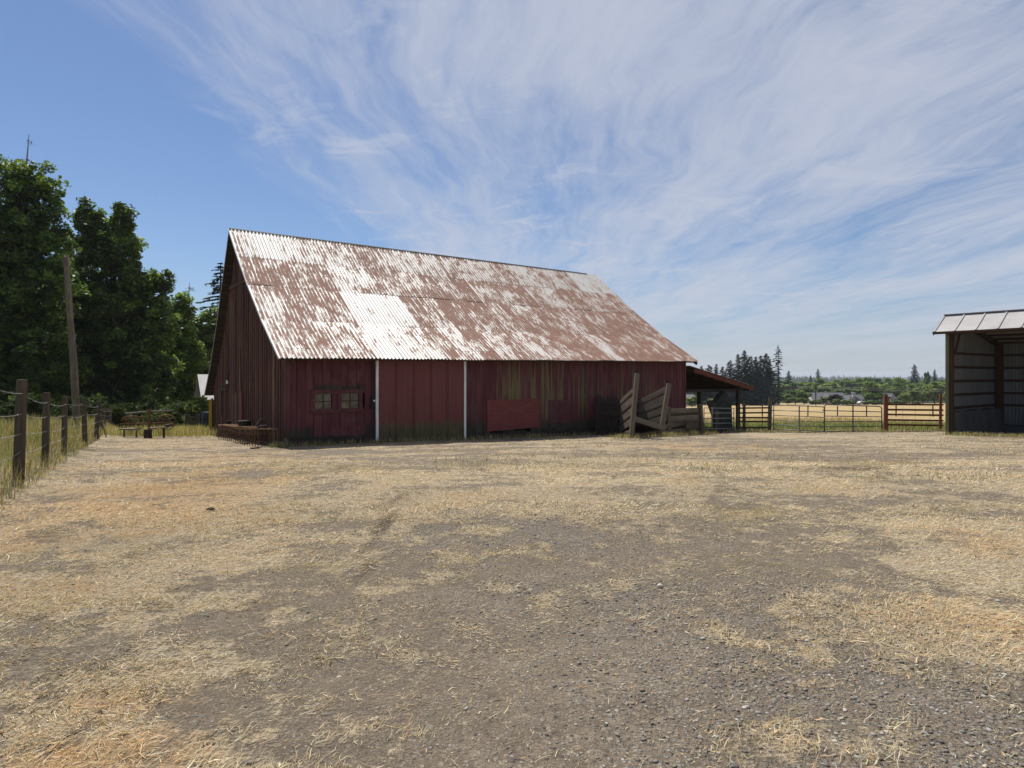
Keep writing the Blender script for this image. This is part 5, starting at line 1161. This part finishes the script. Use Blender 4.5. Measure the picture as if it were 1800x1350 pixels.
def make_conifers():
    near = (conifer_mesh('fir_crown', 20, 4.6, 5, 40, 6, 44, (.034, .056, .030), .75, .10, .8, .05, .50)[0], trunk_mesh(20, .32))
    conifer('fir_tree', 388, 463, 74, 'dark fir rising beside the left slope of the barn roof', near, None, 20, 1.5)
    conifer('fir_tree', 350, 560, 92, 'smaller fir behind the dead snag left of the barn', near, None, 20, .8)
    vs = [(conifer_mesh('spruce_crown', 20, r, 50 + i, 34, 7, 11, (.024, .040, .026), .45, .05, p, .02, 1.3)[0], trunk_mesh(20, .35)) for i, (r, p) in enumerate(((3.6, .75), (4.2, .7), (3.2, .8)))]
    ORD = 'first second third fourth fifth sixth seventh eighth ninth tenth eleventh twelfth'.split()
    gp_ = 'dark conifers in the grove beyond the paddock'
    spec = [(1233, 644, 232), (1246, 642, 236), (1259, 641, 232), (1270, 645, 228), (1284, 634, 226), (1297, 624, 230), (1309, 617, 226), (1320, 627, 232), (1329, 628, 226), (1337, 626, 230), (1347, 622, 232), (1353, 634, 240)]
    for i, (px, py, d) in enumerate(spec):
        conifer('conifer', px, py, d, ORD[i] + ' dark conifer from the barn side in the dense grove', vs[i % 3], gp_, 20, random.uniform(1.35, 1.7))
    lone = (conifer_mesh('lone_crown', 20, 2.7, 77, 26, 5, 10, (.020, .034, .022), .5, .06, .45, .18, 1.1)[0], trunk_mesh(20, .35))
    conifer('conifer', 1368, 607.5, 238, 'tall gappy conifer standing alone right of the grove', lone, None, 20, 1.05)
    far = [(1438, 649, 420, 'narrow dark conifer above the trees behind the long house'), (1607, 641, 400, 'tallest dark conifer above the tree line near the pole shed'), (1643, 650, 400, 'rounded conifer just left of the pole shed'), (1425, 660, 520, 'small conifer left of the utility pole'), (1386, 652, 430, 'small dark conifer tip beside the tall gappy conifer')]
    for i, (px, py, d, lb) in enumerate(far): conifer('conifer', px, py, d, lb, vs[i % 3], None, 20, 1.15)
    return vs
CON = make_conifers()

def snag(px, top, d, label, lean, seed):
    rng = np.random.default_rng(seed); b_ = gp(px, d); tp = pix(px + lean, top, d); t = thing('dead_snag', b_, label, 'dead tree')
    n = 9; tr = [b_.lerp(tp, i / n) + Vector((rng.normal() * .06, 0, 0)) for i in range(n + 1)]
    tubes('trunk', [tr], [.26 * (1 - i / n) ** .8 + .025 for i in range(n + 1)], M_SNAG, t, 7)
    br = []
    for k in range(44):
        s = rng.uniform(.45, .98); p = b_.lerp(tp, s); L = (1.05 - s) * 5 * rng.uniform(.3, 1) + .25; a = rng.uniform(0, 6.28); q = p + Vector((math.cos(a) * L, math.sin(a) * L, -.30 * L + rng.normal() * .15)); br.append([p, p.lerp(q, .5) + Vector((0, 0, .08 * L)), q])
        for j in range(3): f = rng.uniform(.4, 1); r0 = p.lerp(q, f); br.append([r0, r0.lerp(r0 + Vector((rng.normal() * .3, rng.normal() * .3, -.12)), .5), r0 + Vector((rng.normal() * .35, rng.normal() * .35, -.25))])
    tubes('branches', br, [.03, .018, .010], M_SNAG, t, 4)
snag(50, 236, 54, 'bare dead treetop sticking out above the tallest maple', -3, 3)
snag(333, 496, 82, 'thin bare dead tree between the maples and the fir', 0, 4)

# ------------------------------------------------------------------ broadleaf tree line beyond the field
def round_tree_mesh(seed, n, col, H=10.0, R=4.2, size=.75):
    rng = np.random.default_rng(seed); k = 46; dr = rng.normal(0, 1, (k, 3)); dr /= np.linalg.norm(dr, axis=1)[:, None]; r = rng.random(k) ** .4
    T = dr * r[:, None] * np.array([R * .85, R * .85, H * .40]) + np.array([0, 0, H * .54]); per = n // k; ti = np.repeat(np.arange(k), per); m = len(ti)
    off = rng.normal(0, 1, (m, 3)); off /= np.linalg.norm(off, axis=1)[:, None]; off *= (rng.random(m) ** .45)[:, None] * np.array([1.25, 1.25, .75]) * rng.uniform(.6, 1.2, k)[ti][:, None]
    C = T[ti] + off; C[:, 2] = np.maximum(C[:, 2], .25); V, Q = leaf_arrays(C, size * rng.uniform(.6, 1.3, m), rng); b = (.75 + .5 * rng.random(k))[ti]
    cc = np.repeat(np.concatenate([leafcol(m, col, rng, .2, .12) * b[:, None], np.ones((m, 1))], 1), 4, 0)
    return npmesh('broadleaf_crown', V, Q, M_FARLEAF, {'col': cc})
def make_treeline():
    cols = [(.130, .190, .062), (.160, .220, .072), (.105, .165, .056), (.185, .235, .090), (.14, .205, .085)]
    md = [round_tree_mesh(200 + i, 5200, c) for i, c in enumerate(cols)]; tm = trunk_mesh(7, .22); gr = 'broadleaf trees in the line beyond the field'
    def put(px, top, d, label, mi, wide=1.0, group=gr):
        b_ = gp(px, d); H = pix(px, top, d).z - b_.z; t = thing('broadleaf_tree', b_, label, 'tree', group); s = H / 10.0
        for nm, me in (('crown', md[mi]), ('trunk', tm)):
            o = link(nm, me); o.parent = t; o.scale = (s * wide, s * wide, s); o.rotation_euler = (0, 0, random.uniform(0, 6.28))
    lb = 'rounded green tree in the hazy line beyond the golden field'
    # back rows first
    for px in range(1378, 1690, 15): put(px + random.uniform(-5, 5), 665 + random.uniform(-4, 6), 430 + random.uniform(-20, 20), lb, random.randrange(5), 1.35)
    for px in range(1374, 1690, 17): put(px + random.uniform(-5, 5), 676 + random.uniform(-6, 5), 340 + random.uniform(-15, 15), lb, random.randrange(5), 1.25)
    for px in range(1575, 1690, 20): put(px + random.uniform(-5, 5), 672 + random.uniform(-6, 4), 300 + random.uniform(-12, 12), lb, random.randrange(5), 1.2)
    for px in range(1190, 1300, 22): put(px, 668 + random.uniform(-4, 4), 300, 'broadleaf tree glimpsed under the lean-to roof', random.randrange(5), 1.3, 'trees seen under the lean-to roof')
    for px, top, d, l2, mi, w in ((1398, 684, 262, 'dark round bush left of the utility pole by the house', 2, 1.5), (1413, 686, 258, 'green bush next to the utility pole by the house', 0, 1.4), (1385, 692, 250, 'low bush at the foot of the tall gappy conifer', 3, 1.6), (1447, 696, 248, 'small shrub before the long house', 1, 1.5), (1470.5, 700.5, 246, 'round clipped light green shrub before the purple tree', 3, 1.7),
                                  (1537, 668, 255, 'large leafy tree right of the chimney house', 0, 1.1), (1553, 690, 258, 'dark shrub between the two houses', 2, 1.2), (1590, 690, 250, 'pale green shrub right of the second house', 3, 1.3), (1604, 680, 262, 'leafy tree right of the second house', 1, 1.1), (1643, 668, 262, 'large leafy tree beside the pole shed corner', 1, 1.15), (1668, 688, 245, 'low bush against the pole shed edge', 3, 1.4), (1622, 676, 270, 'broad green tree left of the pole shed corner tree', 4, 1.1),
                                  (1216, 697, 180, 'bright green bush seen under the lean-to roof', 3, 2.2), (1256, 699, 180, 'bright green shrub behind the leaning timber', 3, 2.0)):
        put(px, top, d, l2, mi, w, None)
    for i, px in enumerate((1428, 1440, 1480, 1488, 1500, 1521, 1533, 1546, 1560, 1575, 1586, 1612)): put(px, 702.5 + (i % 3), 247, 'low green shrub in the hedge line before the far houses', i % 5, 2.2, 'low shrubs before the far houses')
    # poplar, purple tree
    b_ = gp(1629, 390); t = thing('poplar_tree', b_, 'narrow upright poplar between the two conifers', 'tree'); s = (pix(1629, 650, 390).z - b_.z) / 10
    for nm, me in (('crown', md[2]), ('trunk', tm)): o = link(nm, me); o.parent = t; o.scale = (s * .30, s * .30, s)
    pm = round_tree_mesh(300, 3000, (.032, .012, .020)); b_ = gp(1468, 249); t = thing('purple_tree', b_, 'dark purple-leaved tree in front of the long house', 'tree'); s = (pix(1468, 692, 249).z - b_.z) / 10
    for nm, me in (('crown', pm), ('trunk', tm)): o = link(nm, me); o.parent = t; o.scale = (s * 1.7, s * 1.3, s)
make_treeline()
def far_forest():
    rng = np.random.default_rng(9); Vs = []; Fs = []; Cs = []; k = 0
    for i in range(4200):
        dist = rng.choice([900, 1250, 1800, 2600]) * rng.uniform(.93, 1.07); px = rng.uniform(1150, 1760) if i > 500 else rng.uniform(-200, 2000); x = (px - 900) / F * dist
        crest = {0: 673, 1: 669, 2: 666, 3: 664}[int(np.searchsorted([1050, 1500, 2200], dist))]
        top = crest + 3 * math.sin(px * .02 + dist) + 2.5 * math.sin(px * .057 + dist * .01) + rng.normal(0, .7); zt = E + (YH - top) / F * dist
        h = rng.uniform(20, 34); r = h * rng.uniform(.16, .27); m = 6; n0 = k
        for lv in range(3):
            zb = zt - h * (1 - .28 * lv) ; zt2 = zt - h * (.45 - .225 * lv); rr = r * (1 - .28 * lv)
            for j in range(m): a = 6.283 * j / m + lv; q = rr * rng.uniform(.7, 1.2); Vs.append((x + math.cos(a) * q, dist + math.sin(a) * q, zb))
            Vs.append((x, dist, zt2)); b0 = k
            for j in range(m): Fs.append((b0 + j, b0 + (j + 1) % m, b0 + m))
            k += m + 1
        c = np.array((.026, .044, .024)) * rng.uniform(.7, 1.3); Cs += [(*c, 1)] * (k - n0)
    o = link('far_forest', npmesh('far_forest', np.array(Vs), np.array(Fs), M_FARLEAF, {'col': np.array(Cs)})); tag(o, 'distant bluish forest on the low ridge at the horizon', 'forest', kind='stuff')
    # ridge behind the forest
    xs = np.linspace(-6000, 6000, 200); ds = [2300, 3000, 4000, 5500]; V = []
    for j, dd in enumerate(ds):
        for x in xs: px = 900 + x / 3000 * F; cr = (686, 668, 664.5, 664)[j]; V.append((x, dd, E + (YH - cr - 1.2 * math.sin(px * .02 + dd)) / F * dd if j else float(G(x, dd)) - 3))
    n = len(xs); i = (np.arange(len(ds) - 1)[:, None] * n + np.arange(n - 1)[None]).ravel()
    o = link('hills', npmesh('hills', np.array(V), np.stack([i, i + 1, i + n + 1, i + n], 1), mat('hill_wood', lambda q, b: q.ramp(q.noise(q.pos(), .03, 5, .7), [(.3, (.022, .036, .02)), (.7, (.05, .072, .032))]), rough=1), None, True)); o['kind'] = 'structure'
far_forest()

# ------------------------------------------------------------------ houses, cars, power line, field posts
M_HROOF = mat('grey_shingles', lambda q, b: q.ramp(q.noise(q.pos(), 2.5, 4, .7), [(.3, (.075, .078, .088)), (.7, (.13, .132, .145))]), rough=.85)
M_HWALL = mat('white_house_wall', color=(.52, .51, .49), rough=.7); M_HGLASS = mat('house_glass', color=(.03, .035, .045), rough=.1, spec=.6); M_STRAWWALL = mat('cream_wall', color=(.55, .50, .38), rough=.8)
def house(name, pxa, pxb, d, eave, ridge, label, gables, chim=None):
    a = gp(pxa, d); b_ = gp(pxb, d); t = thing(name, (a + b_) / 2, label, 'house'); zg = min(a.z, b_.z) - .3; ze = pix(0, eave, d).z; zr = pix(0, ridge, d).z; D = 9.0; x0, x1 = a.x, b_.x; ym = d + D / 2
    solid('wall', [(x0, d, zg), (x1, d, zg), (x1, d + D, zg), (x0, d + D, zg), (x0, d, ze), (x1, d, ze), (x1, d + D, ze), (x0, d + D, ze), (x0, ym, zr - .2), (x1, ym, zr - .2)], [(0, 1, 5, 4), (2, 3, 7, 6), (0, 4, 8, 7, 3), (1, 2, 6, 9, 5), (4, 5, 9, 8), (6, 7, 8, 9)], M_HWALL, t)
    rf = slab('roof', [(x0 - .4, d - .6, ze - .15), (x1 + .4, d - .6, ze - .15), (x1 + .4, ym, zr), (x0 - .4, ym, zr)], (0, -1, 1.2), .18, M_HROOF, t); slab('roof_back', [(x0 - .4, ym, zr), (x1 + .4, ym, zr), (x1 + .4, d + D + .6, ze - .15), (x0 - .4, d + D + .6, ze - .15)], (0, 1, 1.2), .18, M_HROOF, t)
    for px, wpx, gt, gb, m in gables:
        c = pix(px, gt, d); w = wpx / F * d / 2; zt = c.z; zb = pix(0, gb, d).z; ys = d - 1.0; zm = zb + (zt - zb) * .45
        solid('gable', [(c.x - w, ys, zb), (c.x + w, ys, zb), (c.x + w, ys, zm), (c.x, ys, zt), (c.x - w, ys, zm), (c.x - w, ym, zb), (c.x + w, ym, zb), (c.x + w, ym, zm), (c.x, ym, zt), (c.x - w, ym, zm)], [(0, 1, 2, 3, 4), (0, 4, 9, 5), (1, 6, 7, 2), (5, 9, 8, 7, 6)], m, t)
        for sg in (-1, 1): slab('gable_roof', [(c.x, ys - .3, zt + .12), (c.x + sg * (w + .35), ys - .3, zm - .1), (c.x + sg * (w + .35), ym, zm - .1), (c.x, ym, zt + .12)][::sg], (sg, 0, 1), .12, M_HROOF, t)
        wn = slab('window', [(c.x - w * .36, ys - .04, zb + (zt - zb) * .12), (c.x + w * .36, ys - .04, zb + (zt - zb) * .12), (c.x + w * .36, ys - .04, zb + (zt - zb) * .6), (c.x - w * .36, ys - .04, zb + (zt - zb) * .6)], (0, -1, 0), .03, M_HGLASS, t)
        bar('mullion', (c.x, ys - .06, zb + (zt - zb) * .12), (c.x, ys - .06, zb + (zt - zb) * .6), .1, .05, M_HWALL, wn, None, 'box')
    for k in range(5):
        x = x0 + (k + .6) * (x1 - x0) / 5.4; zc = zg + 1.6; slab('window', [(x - .6, d - .04, zc - .5), (x + .6, d - .04, zc - .5), (x + .6, d - .04, zc + .8), (x - .6, d - .04, zc + .8)], (0, -1, 0), .03, M_HGLASS, t)
    if chim:
        c = pix(chim[0], chim[1], d); bar('chimney', (c.x, d + 3, ze), (c.x, d + 3, c.z), 1.1, 1.0, M_HWALL, t, None, 'box'); bar('chimney_cap', (c.x, d + 3, c.z), (c.x, d + 3, c.z + .25), 1.5, 1.3, M_HWALL, t, None, 'box')
house('long_house', 1432, 1490, 262, 703, 690.5, 'long white house with grey roof and arched dormer behind the purple tree', [(1455.5, 7.5, 693.5, 705, M_HWALL)])
house('chimney_house', 1486, 1523, 256, 706.5, 694.5, 'grey-roofed house with cream front gable and white chimney', [(1493, 9, 697, 709, M_STRAWWALL)], (1507.5, 691.5))
house('dormer_house', 1552, 1578, 268, 706, 691.5, 'white house with one dormer partly hidden behind the red post', [(1565.5, 8, 694.5, 707, M_HWALL)])
house('white_house', 1196, 1224, 200, 702, 694, 'small white house glimpsed under the lean-to roof beside the barn', [(1216, 7, 696, 706, M_HWALL)])
M_CARW = mat('white_car_paint', color=(.75, .75, .76), rough=.25, spec=.5); M_CARD = mat('dark_car_paint', color=(.06, .065, .08), rough=.25, spec=.5); M_TYRE = mat('tyre', color=(.02, .02, .02), rough=.9)
def car(px, d, label, m, L=4.7, Hh=1.7):
    b_ = gp(px, d); t = thing('parked_car', b_, label, 'car', 'cars parked by the far houses'); W_ = 1.8
    prof = [(-.5, .3), (-.5, .75), (-.46, .92), (-.28, 1.0), (-.17, 1.45), (-.08, Hh), (.33, Hh), (.45, 1.05), (.5, .95), (.5, .3)]; prof = [(x * L, z) for x, z in prof]; n = len(prof)
    vs = [Vector((b_.x + x, b_.y + s * W_ / 2 * (.86 if z > 1.1 else 1), b_.z + z)) for s in (-1, 1) for x, z in prof]
    solid('body', vs, [tuple(range(n)), tuple(range(2 * n - 1, n - 1, -1))] + [(i, n + i, n + (i + 1) % n, (i + 1) % n) for i in range(n)], m, t)
    for x0, x1 in ((-.16, .06), (.08, .34)):
        slab('window', [b_ + Vector((x0 * L + .12, -W_ / 2 * .90, 1.08)), b_ + Vector((x1 * L, -W_ / 2 * .90, 1.08)), b_ + Vector((x1 * L - .1, -W_ / 2 * .88, Hh - .12)), b_ + Vector((x0 * L + .35, -W_ / 2 * .88, Hh - .12))], (0, -1, 0), .03, M_HGLASS, t)
    for x in (-.32, .32):
        for s in (-1, 1): c = b_ + Vector((x * L, s * .8, .34)); bar('wheel', c - Vector((0, .12, 0)), c + Vector((0, .12, 0)), .68, .68, M_TYRE, t, (0, 0, 1), 'pole')
car(1457, 252, 'white car parked before the dormer of the long house', M_CARW, 4.1, 1.6)
car(1514, 250, 'white car parked before the house with the chimney', M_CARW, 4.3, 1.5)
car(1530, 251, 'dark car parked right of the white car at the chimney house', M_CARD)
car(1545, 252, 'pale car parked before the large tree right of the chimney', mat('silver_paint', color=(.4, .4, .4), rough=.3))
def power_line():
    d = 232.0; t = thing('utility_pole', gp(1434, d), 'thin dark power pole with crossarm left of the long house', 'power pole'); b_ = gp(1434, d); tp = pix(1434, 676, d)
    pole('shaft', b_ - UP * .5, tp, .42, M_DARKW, t); bar('crossarm', pix(1429, 679, d), pix(1439, 679, d), .2, .2, M_DARKW, t); bar('crossarm', pix(1430, 682, d), pix(1438, 682, d), .2, .2, M_DARKW, t)
    pole('transformer', pix(1436, 687, d - .4), pix(1436, 683, d - .4), .5, M_PIPE, t)
    for k, (py, pe) in enumerate(((678.5, 684), (682, 687.5))):
        for (xa, xb, ya, yb, db) in ((1434, 1780, py, pe, 205), (1434, 1150, py, py + 2, 250)):
            a = pix(xa, ya, d); c = pix(xb, yb, db); path = []
            for j in range(15): s = j / 14; p = a.lerp(c, s); p.z -= 4 * .5 * s * (1 - s); path.append(p)
            tubes('wire', [path], .035, M_WIRE, t, 4)
power_line()
def field_fence():
    t = thing('field_fence', gp(1470, 74), 'row of thin dark posts with wire crossing the golden field', 'fence'); tops = []
    for px, d in ((1296, 74), (1340, 74), (1420, 74), (1472, 74), (1523, 73), (1575, 72), (1640, 71)):
        b_ = gp(px, d); tp = b_ + Vector((random.uniform(-.03, .03), 0, 1.28 + random.uniform(-.1, .1))); bar('post', b_ - UP * .2, tp, .10, .10, M_DARKW, t); tops.append((b_, tp))
    for i in range(len(tops) - 1):
        for f in (.5, .9): tubes('wire', [[tops[i][0].lerp(tops[i][1], f), tops[i + 1][0].lerp(tops[i + 1][1], f)]], .008, M_WIRE, t, 4)
field_fence()

# ------------------------------------------------------------------ the air: far things fade a little to blue
def haze():
    m = bpy.data.materials.new('thin_haze'); m.use_nodes = True; nt = m.node_tree; nt.nodes.clear(); out = nt.nodes.new('ShaderNodeOutputMaterial'); v = nt.nodes.new('ShaderNodeVolumePrincipled')
    v.inputs['Color'].default_value = (.80, .88, 1, 1); v.inputs['Density'].default_value = HAZE; v.inputs['Anisotropy'].default_value = .2
    nt.links.new(v.outputs[0], out.inputs['Volume'])
    lo = float(G(0, 6000)) - 1 - 4; hi = 27.0; R = 6100
    o = link('haze', mesh('haze', [(x, y, z) for z in (lo, hi) for x, y in ((-R, -R), (R, -R), (R, R), (-R, R))], BOXF, m)); o['kind'] = 'stuff'
HAZE = .00013
haze()
